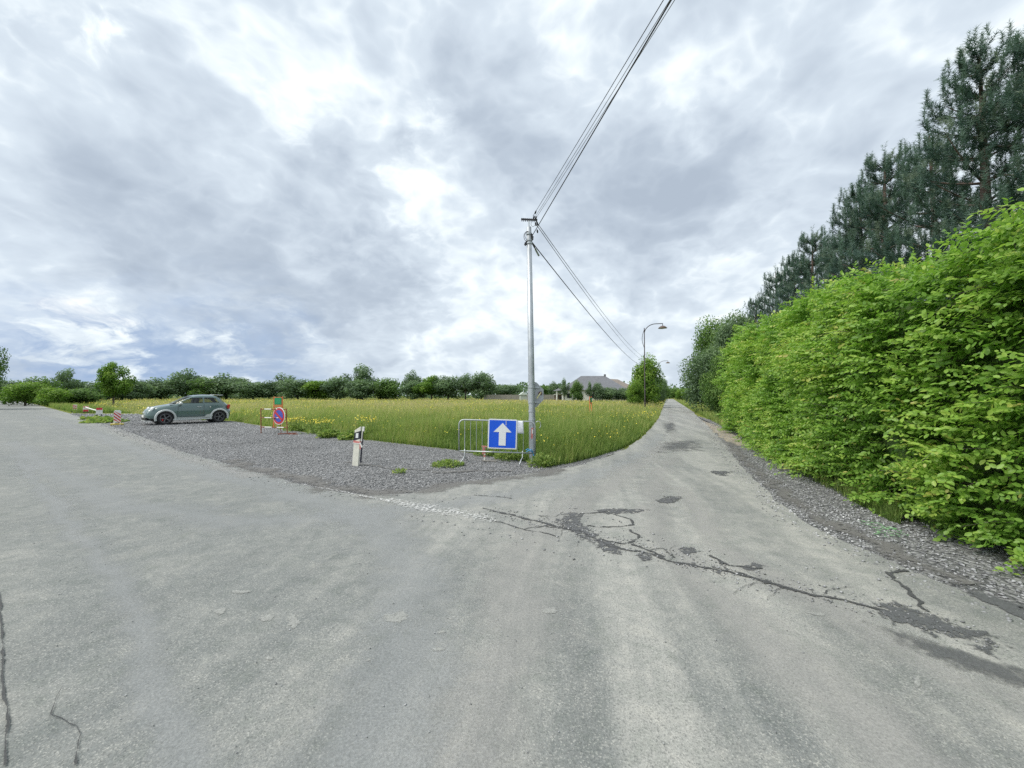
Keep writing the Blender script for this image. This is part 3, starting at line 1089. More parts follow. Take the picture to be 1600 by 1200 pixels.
protos = {
    'round': tree_proto(1, 5200, .050, M_leaf_hazed, lobes=30, zlo=.06),
    'bushy': tree_proto(2, 5200, .050, M_leaf_hazed, lobes=34, zlo=.02),
    'dense': tree_proto(3, 5200, .052, M_leaf_mid, lobes=40, zlo=.02),
    'loose': tree_proto(4, 3000, .045, M_leaf_hazed, lobes=24, zlo=.22, loose=1.0),
    'lime': tree_proto(5, 9000, .040, M_leaf_lime, lobes=30, zlo=.10, loose=.9),
    'limebush': tree_proto(15, 11000, .038, M_leaf_lime, lobes=46, zlo=.02, loose=.2),
    'pale': tree_proto(6, 5200, .048, M_leaf_lime, lobes=34, zlo=.02),
    'near': tree_proto(7, 20000, .026, M_leaf_mid, lobes=60, zlo=.04, loose=.4),
    'neard': tree_proto(8, 20000, .026, M_leaf_hazed, lobes=60, zlo=.04, loose=.2),
}
used = set()
HG = 'trees and shrubs around the white house'


def tree(kind, px, ytop, depth, halfw, label, group=None, cat=None, name=None):
    x = (px - 800) / F * depth
    h = ((HORIZON - ytop) * (1.14 if depth > 100 else 1.0)) / F * depth + EYE
    w = 2 * halfw * depth / F * (1.12 if group == HG else 1.5 if depth > 55 else 1.15)
    loc = (x, depth, -.03)
    rz = random.uniform(0, 6.28)
    if kind not in used:
        used.add(kind)
        r = protos[kind]
        r.location = loc
        r.rotation_euler = (0, 0, rz)
        r.scale = (w, w, h)
        r['label'] = label
        if group:
            r['group'] = group
    else:
        r = copy_thing(protos[kind], loc, rz, (w, w, h), label, group)
    if cat:
        r['category'] = cat
    if name:
        r.name = name
    return r


FR = 'trees in the far row behind the meadow'
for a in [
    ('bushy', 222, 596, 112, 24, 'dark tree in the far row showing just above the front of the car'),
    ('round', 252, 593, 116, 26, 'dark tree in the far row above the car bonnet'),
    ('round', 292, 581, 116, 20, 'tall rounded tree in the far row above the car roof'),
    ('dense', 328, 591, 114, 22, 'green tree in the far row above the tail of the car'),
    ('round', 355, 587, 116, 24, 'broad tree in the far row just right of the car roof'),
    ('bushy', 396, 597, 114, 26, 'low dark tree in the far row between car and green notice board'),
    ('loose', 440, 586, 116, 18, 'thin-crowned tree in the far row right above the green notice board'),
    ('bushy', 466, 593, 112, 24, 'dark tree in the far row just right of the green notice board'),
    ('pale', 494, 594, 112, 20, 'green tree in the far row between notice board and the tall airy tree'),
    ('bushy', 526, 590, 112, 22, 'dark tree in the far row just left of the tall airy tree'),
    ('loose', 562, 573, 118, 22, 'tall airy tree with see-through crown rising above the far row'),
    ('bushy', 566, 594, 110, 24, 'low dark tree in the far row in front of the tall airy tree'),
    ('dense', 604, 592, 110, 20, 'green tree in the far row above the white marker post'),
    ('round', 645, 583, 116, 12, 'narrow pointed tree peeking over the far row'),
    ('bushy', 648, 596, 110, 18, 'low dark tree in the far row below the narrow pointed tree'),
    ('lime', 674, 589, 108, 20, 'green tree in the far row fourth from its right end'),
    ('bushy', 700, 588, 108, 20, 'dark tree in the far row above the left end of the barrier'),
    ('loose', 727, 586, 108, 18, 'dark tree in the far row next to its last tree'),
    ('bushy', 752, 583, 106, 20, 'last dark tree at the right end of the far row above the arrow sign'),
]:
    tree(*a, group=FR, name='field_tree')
LG = 'trees and bushes beyond the left road'
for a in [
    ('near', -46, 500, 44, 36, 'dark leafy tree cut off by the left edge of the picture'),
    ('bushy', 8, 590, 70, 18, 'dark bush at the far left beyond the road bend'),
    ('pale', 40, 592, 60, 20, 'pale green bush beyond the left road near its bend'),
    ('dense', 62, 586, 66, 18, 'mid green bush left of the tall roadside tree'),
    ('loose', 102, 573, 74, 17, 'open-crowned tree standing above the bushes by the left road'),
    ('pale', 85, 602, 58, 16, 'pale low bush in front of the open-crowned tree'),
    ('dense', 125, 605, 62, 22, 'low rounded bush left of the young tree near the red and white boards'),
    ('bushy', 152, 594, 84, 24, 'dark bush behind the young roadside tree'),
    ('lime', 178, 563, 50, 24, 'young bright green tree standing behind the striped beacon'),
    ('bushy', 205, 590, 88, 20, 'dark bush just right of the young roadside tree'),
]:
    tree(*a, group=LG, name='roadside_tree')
HG = 'trees and shrubs around the white house'
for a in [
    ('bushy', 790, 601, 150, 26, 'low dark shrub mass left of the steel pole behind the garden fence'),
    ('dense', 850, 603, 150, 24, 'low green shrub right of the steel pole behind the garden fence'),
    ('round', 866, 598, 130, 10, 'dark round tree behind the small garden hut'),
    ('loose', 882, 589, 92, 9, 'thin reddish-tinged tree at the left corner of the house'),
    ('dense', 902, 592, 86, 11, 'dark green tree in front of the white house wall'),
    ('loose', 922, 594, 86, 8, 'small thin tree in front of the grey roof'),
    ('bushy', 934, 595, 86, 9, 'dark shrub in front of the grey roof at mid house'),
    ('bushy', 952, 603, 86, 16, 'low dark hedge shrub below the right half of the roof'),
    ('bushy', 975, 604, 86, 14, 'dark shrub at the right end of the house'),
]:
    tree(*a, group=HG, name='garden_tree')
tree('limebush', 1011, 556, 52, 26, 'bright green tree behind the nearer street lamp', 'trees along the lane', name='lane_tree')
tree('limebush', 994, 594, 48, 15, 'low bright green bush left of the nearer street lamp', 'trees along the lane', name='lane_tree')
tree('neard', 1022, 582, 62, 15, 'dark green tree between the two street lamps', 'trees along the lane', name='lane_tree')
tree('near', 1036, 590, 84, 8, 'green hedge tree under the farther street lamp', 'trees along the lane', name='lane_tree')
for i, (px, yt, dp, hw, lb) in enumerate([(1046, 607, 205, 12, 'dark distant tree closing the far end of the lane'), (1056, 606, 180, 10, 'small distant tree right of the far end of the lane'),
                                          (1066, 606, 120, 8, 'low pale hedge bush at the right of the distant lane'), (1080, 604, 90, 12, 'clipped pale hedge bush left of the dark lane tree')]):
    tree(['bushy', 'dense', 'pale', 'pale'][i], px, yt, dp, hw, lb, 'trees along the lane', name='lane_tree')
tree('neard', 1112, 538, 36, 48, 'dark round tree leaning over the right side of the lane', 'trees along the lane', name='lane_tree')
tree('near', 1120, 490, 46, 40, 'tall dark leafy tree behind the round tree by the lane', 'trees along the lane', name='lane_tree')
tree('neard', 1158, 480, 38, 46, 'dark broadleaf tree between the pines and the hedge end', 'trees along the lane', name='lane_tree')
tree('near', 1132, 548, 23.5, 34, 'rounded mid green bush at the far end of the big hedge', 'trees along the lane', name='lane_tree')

# distant wood that closes the horizon
rs = np.random.RandomState(41)
n = 26000
a = rs.uniform(-1.5, 1.1, n)
d = rs.uniform(230, 300, n)
xx = a * d
top = 5.0 + 7.0 * vnoise(np.stack([xx, np.zeros(n)], 1), 9, 5) * (.6 + .4 * vnoise(np.stack([xx, np.zeros(n)], 1), 40, 6))
pos = np.stack([xx, d, top * rs.rand(n) ** .8], 1)
nr = unit(rs.randn(n, 3) + [0, -.6, .5])
V, Fc, T = scatter(DIA, DIA_F, pos, frames(np.cross(nr, rs.randn(n, 3)), nr), rs.uniform(1.2, 2.4, n), np.clip(rs.normal(.45, .2, n), 0, 1))
tag(mesh_np('distant_wood', V, [Fc], M_leaf_hazed, tint=T), 'distant belt of dark woodland along the horizon', 'wood', kind='stuff')

# pines
NEEDLE, NEEDLE_F = [], []
rs = np.random.RandomState(5)
for i in range(24):
    a = i * 2.4
    el = rs.uniform(.35, 1.15)
    dd = Vector((math.sin(el), math.cos(a) * math.cos(el), math.sin(a) * math.cos(el)))
    st = Vector((rs.uniform(-.6, .6), 0, 0))
    sd_ = dd.cross(Vector((.3, .5, .8))).normalized() * .032
    b0 = len(NEEDLE)
    NEEDLE += [tuple(st - sd_), tuple(st + sd_), tuple(st + dd * .50)]
    NEEDLE_F.append((b0, b0 + 1, b0 + 2))


def pine_proto(seed):
    rs = np.random.RandomState(seed)
    root = empty('pine_tree', (0, 0, 0))
    root['category'] = 'tree'
    tb = MB()
    H = 10.0
    tb.tube([(0, 0, -.2), (.05, 0, 3), (-.05, .05, 6), (0, 0, 9.7)], [.17, .13, .09, .02], 8)
    P, D, T = [], [], []
    z = 1.6
    while z < 9.6:
        fr = (z - 1.6) / 8.0
        L = (2.35 * (1 - fr) ** .9 + .20) * rs.uniform(.6, 1.2)
        nb = rs.randint(4, 7)
        a0 = rs.rand() * 6.28
        for k in range(nb):
            a = a0 + k * 6.283 / nb + rs.normal(0, .2)
            l = L * rs.uniform(.5, 1.2)
            rise = rs.uniform(.05, .35) + .35 * fr
            pts = []
            for s_ in np.linspace(0, 1, 5):
                pts.append(np.array([math.cos(a) * l * s_, math.sin(a) * l * s_, z + l * (rise * s_ + .25 * s_ ** 2.2)]))
            tb.tube([tuple(q) for q in pts], [.035, .028, .02, .014, .006], 4, False)
            nt_ = int(3 + 3.4 * l)
            for j_ in range(nt_):
                s_ = .25 + .75 * (j_ + rs.rand()) / nt_
                q = np.array([math.cos(a) * l * s_, math.sin(a) * l * s_, z + l * (rise * s_ + .25 * s_ ** 2.2)])
                ta = a + rs.choice([-1, 1]) * rs.uniform(.2, 1.2)
                td = np.array([math.cos(ta), math.sin(ta), rs.uniform(.1, .8)])
                tl = rs.uniform(.30, .75) * (.6 + .25 * l) * (1.15 - .4 * s_)
                for u_ in np.linspace(.15, 1, 6):
                    P.append(q + td * tl * u_ + np.array([0, 0, .18 * tl * u_ ** 2]) + rs.normal(0, .035, 3))
                    D.append(td * .8 + np.array([0, 0, .25 + .5 * u_]) + rs.normal(0, .25, 3))
                    T.append(rs.normal(.36, .14) + .22 * (u_ - .4))
                for u_ in (.10, .20, .30):
                    P.append(q + td * tl * 1.02 + np.array([0, 0, .18 * tl + u_]))
                    D.append(np.array([0, 0, 1.0]) + rs.normal(0, .12, 3))
                    T.append(.62 + .3 * u_)
            # candles
            for _ in range(4):
                q = pts[-1] + rs.normal(0, .10, 3)
                P.append(q + [0, 0, rs.uniform(.05, .32)])
                D.append(np.array([math.cos(a) * .2, math.sin(a) * .2, 1.0]))
                T.append(.9)
        z += rs.uniform(.42, .74)
    for zz in np.linspace(9.3, 10.1, 7):
        P.append(np.array([0, 0, zz]) + rs.normal(0, .04, 3))
        D.append(np.array([0, 0, 1.0]) + rs.normal(0, .2, 3))
        T.append(.8)
    P, D, T = np.array(P), np.array(D), np.clip(np.array(T), 0, 1)
    N = len(P)
    V, Fc, TT = scatter(NEEDLE, NEEDLE_F, P, frames(D, rs.randn(N, 3)), rs.uniform(.15, .25, N), T)
    mesh_np('crown', V, [Fc], M_needle, root, tint=TT)
    tb.obj('trunk', M_pbark, root)
    return root


PG = 'dark pines standing behind the hedge'
pp = [pine_proto(s_) for s_ in (1, 2, 3)]
pl = [
    (15.2, 10.7, 12.4, 'pine behind the hedge cut off by the right edge of the picture'),
    (15.0, 12.0, 12.9, 'tallest dark pine behind the hedge near the right edge'),
    (16.4, 14.8, 12.2, 'dark pine behind the hedge, second in height from the right edge'),
    (17.0, 17.2, 12.9, 'dark pine in the middle of the pine row, left of the two tallest'),
    (18.0, 19.6, 12.6, 'dark pine with a pointed top in the middle of the row'),
    (19.2, 22.2, 11.4, 'bushy dark pine right of the airy one'),
    (20.2, 25.5, 12.8, 'low bushy dark pine behind the crest of the hedge'),
    (22.6, 30.5, 12.9, 'airy flat-topped pine at mid row with sky showing through'),
    (24.6, 35.5, 13.6, 'pointed pine just left of the airy flat-topped one'),
    (25.6, 40.0, 12.0, 'leftmost dark pine of the row above the broadleaf trees'),
    (20.6, 14.0, 11.6, 'dark pine of the second rank filling the gap behind the tallest pine'),
]
for i, (x, y, h, lb) in enumerate(pl):
    k = h / 10.0
    sc = (k * 1.05, k * 1.05, k)
    if i < 3:
        r = pp[i]
        r.location = (x, y, -.03)
        r.rotation_euler = (0, 0, i * 1.7)
        r.scale = sc
        tag(r, lb, 'tree', PG)
    else:
        copy_thing(pp[i % 3], (x, y, -.03), i * 2.1, sc, lb, PG)

# ------------------------------------------------------------------ the big hornbeam hedge
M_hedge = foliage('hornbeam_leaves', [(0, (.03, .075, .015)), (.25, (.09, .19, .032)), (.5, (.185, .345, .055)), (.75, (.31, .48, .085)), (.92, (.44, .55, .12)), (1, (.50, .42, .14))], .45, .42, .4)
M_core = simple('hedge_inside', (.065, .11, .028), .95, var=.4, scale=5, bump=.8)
hedge = empty('hedge', (6.5, 9.5, 0), 0, 'tall bright green hornbeam hedge along the gravel on the right', 'hedge')
base_line = [Vector(p) for p in ((5.4, -2.5), (5.0, .5), (4.72, 3.0), (4.8, 5.0), (5.75, 7.4), (7.55, 11.7), (9.65, 16.9), (10.0, 17.8))]
seg = [0.0]
for i in range(len(base_line) - 1):
    seg.append(seg[-1] + (base_line[i + 1] - base_line[i]).length)
HL = seg[-1]
bl = np.array([tuple(p) for p in base_line])


def hedge_at(t):
    x = np.interp(t, seg, bl[:, 0])
    y = np.interp(t, seg, bl[:, 1])
    e = .6
    dx = np.interp(np.minimum(t + e, HL), seg, bl[:, 0]) - np.interp(np.maximum(t - e, 0), seg, bl[:, 0])
    dy = np.interp(np.minimum(t + e, HL), seg, bl[:, 1]) - np.interp(np.maximum(t - e, 0), seg, bl[:, 1])
    L = np.hypot(dx, dy)
    return x, y, -dy / L, dx / L       # outward (to the road) normal


def hedge_height(t):
    q = np.stack([t, np.zeros_like(t)], 1)
    return 2.90 + .056 * t + (vnoise(q, 1.5, 71) - .5) * .6 + (vnoise(q, .5, 72) - .5) * .35


def bulge(t, z):
    q = np.stack([t, z], 1)
    return (vnoise(q, 1.1, 73) - .5) * .65 + (vnoise(q, .45, 74) - .5) * .45


# woody core as one lump, its dark green painting the shade inside
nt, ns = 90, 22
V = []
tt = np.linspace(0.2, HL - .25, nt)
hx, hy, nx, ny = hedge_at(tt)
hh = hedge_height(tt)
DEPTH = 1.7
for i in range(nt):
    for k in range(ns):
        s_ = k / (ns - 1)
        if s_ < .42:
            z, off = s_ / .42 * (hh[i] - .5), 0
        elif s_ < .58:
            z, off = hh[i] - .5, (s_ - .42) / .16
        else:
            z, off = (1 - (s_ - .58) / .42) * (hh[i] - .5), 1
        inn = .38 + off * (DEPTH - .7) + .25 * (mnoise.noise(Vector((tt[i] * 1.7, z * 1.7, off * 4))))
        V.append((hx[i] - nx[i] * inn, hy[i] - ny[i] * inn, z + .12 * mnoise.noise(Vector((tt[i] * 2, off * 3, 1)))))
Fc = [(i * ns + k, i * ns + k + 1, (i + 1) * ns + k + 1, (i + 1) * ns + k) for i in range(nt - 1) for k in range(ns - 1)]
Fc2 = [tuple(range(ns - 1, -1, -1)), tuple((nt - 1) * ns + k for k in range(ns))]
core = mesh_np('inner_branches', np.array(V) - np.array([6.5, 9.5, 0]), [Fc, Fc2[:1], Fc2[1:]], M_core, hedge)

rs = np.random.RandomState(91)
roots, dirs, lens, tins = [], [], [], []


def shoots(n, where):
    t = rs.rand(n * 2) * HL
    x, y, nx, ny = hedge_at(t)
    dist = np.hypot(x, y)
    keep = rs.rand(len(t)) < np.clip(6.0 / dist, .3, 1)
    t, x, y, nx, ny = (q[keep][:n] for q in (t, x, y, nx, ny))
    m = len(t)
    H = hedge_height(t)
    tx, ty = ny, -nx
    if where == 'front':
        z = .05 + (H - .12) * rs.rand(m)
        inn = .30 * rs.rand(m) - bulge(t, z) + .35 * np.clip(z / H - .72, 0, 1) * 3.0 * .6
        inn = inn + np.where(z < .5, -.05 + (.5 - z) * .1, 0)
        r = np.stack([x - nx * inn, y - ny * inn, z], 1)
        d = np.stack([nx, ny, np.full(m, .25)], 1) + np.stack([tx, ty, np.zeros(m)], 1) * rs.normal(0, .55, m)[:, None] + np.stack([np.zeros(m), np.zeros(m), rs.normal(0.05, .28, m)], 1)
        tn = (.585 + .32 * (vnoise(np.stack([t, z], 1), .5, 75) - .5) + .30 * np.clip(.22 - inn, -.4, .25)  # shoots set deeper get a darker tint, painting shade in the hollows
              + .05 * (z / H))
    elif where == 'top':
        inn = rs.rand(m) * DEPTH
        z = H - .25 * rs.rand(m) - .35 * np.clip(.5 - inn, 0, 1)
        r = np.stack([x - nx * inn, y - ny * inn, z], 1)
        d = np.stack([nx * .35, ny * .35, np.full(m, .9)], 1) + rs.normal(0, .45, (m, 3))
        tn = .60 + rs.normal(0, .1, m)
    elif where == 'end':
        t = np.full(m, HL - .05)
        x, y, nx, ny = hedge_at(t)
        H = hedge_height(t)
        z = H * rs.rand(m)
        inn = rs.rand(m) * DEPTH
        r = np.stack([x - nx * inn, y - ny * inn, z], 1)
        d = np.stack([-ny * -1, nx * -1, np.zeros(m)], 1) * -1 + rs.normal(0, .5, (m, 3))
        tn = .45 + rs.normal(0, .1, m)
    else:
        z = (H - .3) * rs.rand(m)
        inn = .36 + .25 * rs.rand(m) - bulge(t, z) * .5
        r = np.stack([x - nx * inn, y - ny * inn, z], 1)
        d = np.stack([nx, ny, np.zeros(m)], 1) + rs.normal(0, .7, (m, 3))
        tn = .34 + rs.normal(0, .10, m)  # inner leaves coloured darker to paint the shade behind the outer ones
    roots.append(r)
    dirs.append(unit(d))
    lens.append(rs.uniform(.26, .55, m))
    tins.append(tn + rs.normal(0, .07, m))


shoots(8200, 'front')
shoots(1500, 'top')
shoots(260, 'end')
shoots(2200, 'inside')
Rt, Dr, Ln, Tn = (np.concatenate(q) for q in (roots, dirs, lens, tins))
NS = len(Rt)
K = 15
kk = np.arange(K)
sfrac = (kk + .5) / K
si = np.repeat(np.arange(NS), K)
sf = np.tile(sfrac, NS)
side = np.tile(np.where(kk % 2 == 0, 1.0, -1.0), NS)
D0 = Dr[si]
droop = np.stack([np.zeros(len(si)), np.zeros(len(si)), -.22 * sf ** 2], 1)
pos = Rt[si] + D0 * (Ln[si] * sf)[:, None] + droop * Ln[si][:, None]
lat = unit(np.cross(D0, np.array([0, 0, 1.0]) + rs.normal(0, .75, (NS, 3))[si]))
ld = unit(D0 * (.55 + .3 * sf)[:, None] + lat * side[:, None] * .85 + rs.normal(0, .22, (len(si), 3)) + [0, 0, -.32])
ln = unit(np.array([0, 0, 1.0]) * .70 + D0 * .55 + rs.normal(0, .42, (len(si), 3)))
dist = np.linalg.norm(pos[:, :2], axis=1)
size = rs.uniform(.045, .098, len(si)) * np.clip(1 + (dist - 6) * .030, 1, 1.5) * (1.05 - .35 * sf)
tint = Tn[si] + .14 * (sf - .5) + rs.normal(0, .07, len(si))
red = (rs.rand(NS) < .022)[si] & (sf > .5)
low = np.clip((1.5 - pos[:, 2]) / 1.5, 0, 1)
tint = np.where(red, .93 + .06 * rs.rand(len(si)), np.clip(tint, 0, .95))
tint = np.where((rs.rand(len(si)) < .02 * low), .97, tint)
ok = pos[:, 2] > .015
pos, ld, ln, size, tint, dist = (q[ok] for q in (pos, ld, ln, size, tint, dist))
Rm = frames(ld, ln)
# the leaves that show largest are pieces of their own
vis = (pos[:, 0] / np.maximum(pos[:, 1], .01) < 1.36) & (pos[:, 1] > 2.5) & (pos[:, 2] < 4.3)
outer = np.where(vis & (tint > .42), dist, 99)
pick = np.argsort(outer)[:900][::3][:300]
mask = np.ones(len(pos), bool)
mask[pick] = False
org = np.array([6.5, 9.5, 0])
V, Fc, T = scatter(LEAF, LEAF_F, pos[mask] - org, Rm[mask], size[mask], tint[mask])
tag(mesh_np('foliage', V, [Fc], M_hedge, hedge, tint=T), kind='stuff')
leaf_me = []
for q in (.42, .48, .54, .60, .66, .72, .78, .84):
    o = mesh_np('leaf', LEAF, [LEAF_F], M_hedge, None, tint=[q] * 7)
    leaf_me.append((q, o.data))
    bpy.data.objects.remove(o)
for i in pick:
    me = min(leaf_me, key=lambda e: abs(e[0] - tint[i]))[1]
    o = link('leaf', me, hedge)
    M4 = Matrix([[*(Rm[i][r] * size[i]), pos[i][r] - org[r]] for r in range(3)] + [[0, 0, 0, 1]])
    o.matrix_local = M4
# twigs
tw = MB()
for i in rs.permutation(NS)[:900]:
    a = Rt[i] - org
    b = a + Dr[i] * Ln[i]
    tw.tube([tuple(a - Dr[i] * .2), tuple((a + b) / 2), tuple(b + [0, 0, -.2 * Ln[i]])], [.005, .004, .002], 3, False)
tag(tw.obj('twig', M_bark, hedge), kind='stuff')

o = grass('hedge_foot_grass', [(4.75, 1.5), (4.75, 3.4), (4.85, 5.0), (5.7, 7.4), (7.4, 11.7), (8.6, 14.5), (9.3, 14.2), (6.4, 7.2), (5.6, 4.9), (6.0, 1.5)], [(1.5, 6, 5200, .008, .30), (6, 15, 3500, .010, .28)], seed=17, tone=.02)
tag(o, 'green grass tufts at the foot of the hedge', 'grass')

# ------------------------------------------------------------------ metals, paints, plastics
M_galv = simple('galvanised_steel', (.46, .49, .52), .5, .65, .15, 6, .05)
M_galv_l = simple('bright_galvanised_tube', (.44, .47, .48), .45, .6, .12, 10)
M_dark = simple('dark_fittings', (.045, .045, .055), .6, .1, .2, 10)
M_cable = simple('black_cable', (.025, .025, .03), .6)
M_cable_g = simple('grey_cable', (.16, .16, .17), .5)
M_lamp = simple('brown_lamp_paint', (.035, .028, .028), .55, .2)
M_shade = simple('lamp_bowl', (.13, .09, .075), .45, .2)
M_white = simple('white_plastic', (.74, .74, .70), .5, 0, .06, 12)
M_ivory = simple('weathered_white_post', (.70, .69, .60), .6, 0, .10, 16)
M_refl = simple('reflector', (.78, .80, .80), .3, 0, .05, 40)
M_black = simple('black_band', (.018, .020, .035), .5, 0, .15)
M_blue = simple('blue_sign_film', (.006, .10, .72), .4, 0, .06, 4)
M_signw = simple('white_sign_film', (.80, .82, .83), .4, 0, .05, 5)
M_red = simple('red_paint', (.46, .035, .04), .5, 0, .15, 8)
M_redtape = simple('red_tape', (.62, .22, .20), .5, 0, .2, 20)
M_rust = simple('rusty_red_steel', (.26, .085, .05), .7, .2, .35, 20)
M_paper = simple('paper_sheet', (.74, .76, .82), .7, 0, .05, 20)
M_bluerope = simple('blue_strap', (.03, .30, .62), .5)
M_orange = simple('orange_paint', (.72, .20, .07), .5, 0, .1)
M_greenb = simple('green_poster', (.02, .34, .14), .5, 0, .08)
M_yellow = simple('yellow_base', (.62, .50, .12), .6)
M_wood = simple('grey_weathered_wood', (.28, .26, .23), .9, 0, .3, 4)

# ------------------------------------------------------------------ steel pole with cables
PX, PY = g(832.5, 722)
pole = empty('utility_pole', (PX, PY, 0), 0, 'tall grey steel utility pole beside the blue arrow sign', 'pole')
lean = -.085
PT = 5.72


def pax(z):
    return Vector((lean * z / PT, 0, z))


MB().tube([pax(-.3), pax(0), pax(2.5), pax(PT)], [.083, .082, .074, .058], 12).obj('shaft', M_galv, pole, True)
MB().tube([pax(PT - .05), pax(PT + .16)], .016, 8).obj('top_rod', M_galv, pole)
top = pax(PT + .17)
arm = MB().box(top + Vector((0.01, 0, .02)), (.40, .035, .035), Matrix.Rotation(math.radians(3), 3, 'Y'))
arm.obj('crossarm', M_dark, pole)
for k in range(9):
    q = top + Vector((-.17 + k * .045, 0, -.012 - .0023 * (k - 4)))
    MB().tube([q + Vector((0, 0, .06)), q + Vector((0, 0, -.02))], .011, 6).obj('peg', M_dark, pole)
for z in (PT - .17, PT - .33, PT - .40, 1.02, 1.22):
    MB().tube([pax(z - .02), pax(z + .02)], .073 if z > 3 else .086, 12).obj('band', M_galv, pole)
for dx, z in ((.06, PT - .20), (.07, PT - .30), (-.08, PT - .40), (-.09, PT - .43), (.075, PT - .25)):
    q = pax(z)
    MB().box(q + Vector((dx, -.02, 0)), (.06, .05, .05), Matrix.Rotation(dx * 9, 3, 'Y')).obj('clamp', M_dark, pole, bevel=.006)
lp = MB()
for j, (a0, rr) in enumerate(((0, .10), (.6, .075))):
    lp.tube([pax(PT - .25 + .02 * j) + Vector((-.03 + rr * math.cos(a), -.05, rr * 1.3 * math.sin(a))) for a in np.linspace(.5, 5.2, 14)], .006, 4, False)
lp.obj('cable_loop', M_cable, pole)
lp = MB().tube([top + Vector((.06, 0, -.02)), top + Vector((.05, -.02, -.12)), top + Vector((.10, -.02, -.17)), top + Vector((.17, 0, -.10)), top + Vector((.18, .02, 0))], .006, 4, False)
lp.obj('cable_loop', M_cable_g, pole)
# drawn flakes of red tape on the shaft
MB().box(pax(.70) + Vector((-.01, -.083, 0)), (.045, .006, .26), Matrix.Rotation(.06, 3, 'Y')).obj('tape_strip', M_redtape, pole)
MB().box(pax(.74) + Vector((.0, -.086, 0)), (.028, .006, .10), Matrix.Rotation(.05, 3, 'Y')).obj('tape_strip', M_white, pole)


def wire(a, b, sag, r, mat, label, n=26):
    a, b = Vector(a), Vector(b)
    pts = []
    for i in range(n + 1):
        s_ = i / n
        s_ = s_ ** 1.4
        q = a.lerp(b, s_)
        q.z -= 4 * sag * s_ * (1 - s_)
        pts.append(q)
    o = MB().tube(pts, r, 6).obj('overhead_cable', mat)
    return tag(o, label, 'cable', 'overhead cables of the utility pole')


W = Vector((PX, PY, 0))
tt_ = W + top
near = Vector((PX + 1.19 * 6, PY - 5.2 * 6, 0))
# toward and over the viewer, where the line goes on to its next pole
ends = [(Vector((.10, -.02, .10)), Vector((-.22, 0, 6.6)), .0055, M_cable, 'thin upper-left cable running from the pole top over the viewer'),
        (Vector((.13, 0, .05)), Vector((-.12, 0, 6.6)), .0045, M_cable_g, 'second thin cable from the left running from the pole top over the viewer'),
        (Vector((.16, 0, .03)), Vector((-.02, 0, 6.6)), .0045, M_cable_g, 'third thin cable from the left running from the pole top over the viewer')]
for off, e, r, m, lb in ends:
    wire(tt_ + off, near + e, .28, r, m, lb)
wire(W + pax(PT - .22) + Vector((.07, 0, 0)), near + Vector((-.75, 0, 6.5)), .10, .0095, M_cable, 'thick black cable running from below the pole top over the viewer')
far = Vector((18.6, 53, 0))
wire(tt_ + Vector((.16, .02, -.06)), far + Vector((0, 0, 6.35)), .75, .0085, M_cable_g, 'thin cable from the pole top to the green tree, lower of the upper pair')
wire(tt_ + Vector((.19, .02, -.03)), far + Vector((.25, 0, 6.7)), .72, .0085, M_cable_g, 'thin cable from the pole top to the green tree, uppermost')
wire(W + pax(PT - .34) + Vector((.06, .04, 0)), far + Vector((-.2, 0, 5.6)), .70, .013, M_cable, 'thick lower cable from the pole to the green tree')
for off, d_ in ((Vector((.16, -.06, .17)), Vector((.05, -.2, .1))), (Vector((.12, -.03, .06)), Vector((.05, -.2, .1))), (Vector((.17, -.02, .05)), Vector((.05, -.2, .1))),
                (Vector((.17, .03, -.08)), Vector((.05, .2, -.12))), (Vector((.21, .03, -.06)), Vector((.05, .2, -.12))), (Vector((.22, .16, -.20)), Vector((.05, .2, -.14)))):
    d_ = d_.normalized()
    MB().tube([top + off - d_ * .045, top + off, top + off + d_ * .045], [.014, .022, .014], 8).obj('insulator', M_dark, pole)
p0 = pax(PT - .36) + Vector((.06, .02, 0))
dd = Vector((.42, .75, -.42)).normalized()
MB().tube([p0, p0 + dd * .22], .018, 6).obj('tension_grip', M_dark, pole)
MB().tube([p0 + dd * .22, p0 + dd * .46], .026, 6).obj('tension_grip', M_galv, pole)
# the two neighbouring poles that carry the line
for i, (q, lb) in enumerate(((far, 'steel pole hidden in the green tree beside the lane'),)):
    r = empty('utility_pole', q, 0, lb, 'pole')
    MB().tube([(0, 0, -.3), (0, 0, 6.2)], [.085, .06], 10).obj('shaft', M_galv, r, True)
    MB().tube([(0, 0, 6.15), (0, 0, 6.6)], .016, 8).obj('top_rod', M_galv, r)
    MB().box((.05, 0, 6.6), (.6, .035, .035)).obj('crossarm', M_dark, r)

# octagonal plate folded round the pole, seen from behind
os_ = empty('octagonal_sign', (PX, PY, 0), 0, 'grey back of an octagonal road sign clamped to the steel pole', 'sign')
cz, ro = 1.62, .315
oct_ = [(ro * math.cos(math.radians(22.5 + 45 * k)) / math.cos(math.radians(22.5)) * .97, cz + ro * math.sin(math.radians(22.5 + 45 * k)) / math.cos(math.radians(22.5)) * .97) for k in range(8)]
half = [p for p in oct_ if p[0] > 0]
half = sorted(half, key=lambda p: p[1])
b0, t0 = -.035, -.035
rp = [(b0, cz - .305)] + half + [(b0, cz + .305)]
off = pax(1.62).x
Mx = Matrix.Translation((off - .01, .06, 0)) @ Matrix.Rotation(math.radians(6), 4, 'Z')
MB().prism(rp, 0, .004, Mx).obj('plate', simple('grey_sign_back', (.42, .44, .47), .5, .3, .12, 5), os_)
lp_ = [(-x, z) for x, z in rp]
Mx2 = Matrix.Translation((off - .045, .062, 0)) @ Matrix.Rotation(math.radians(-82), 4, 'Z')
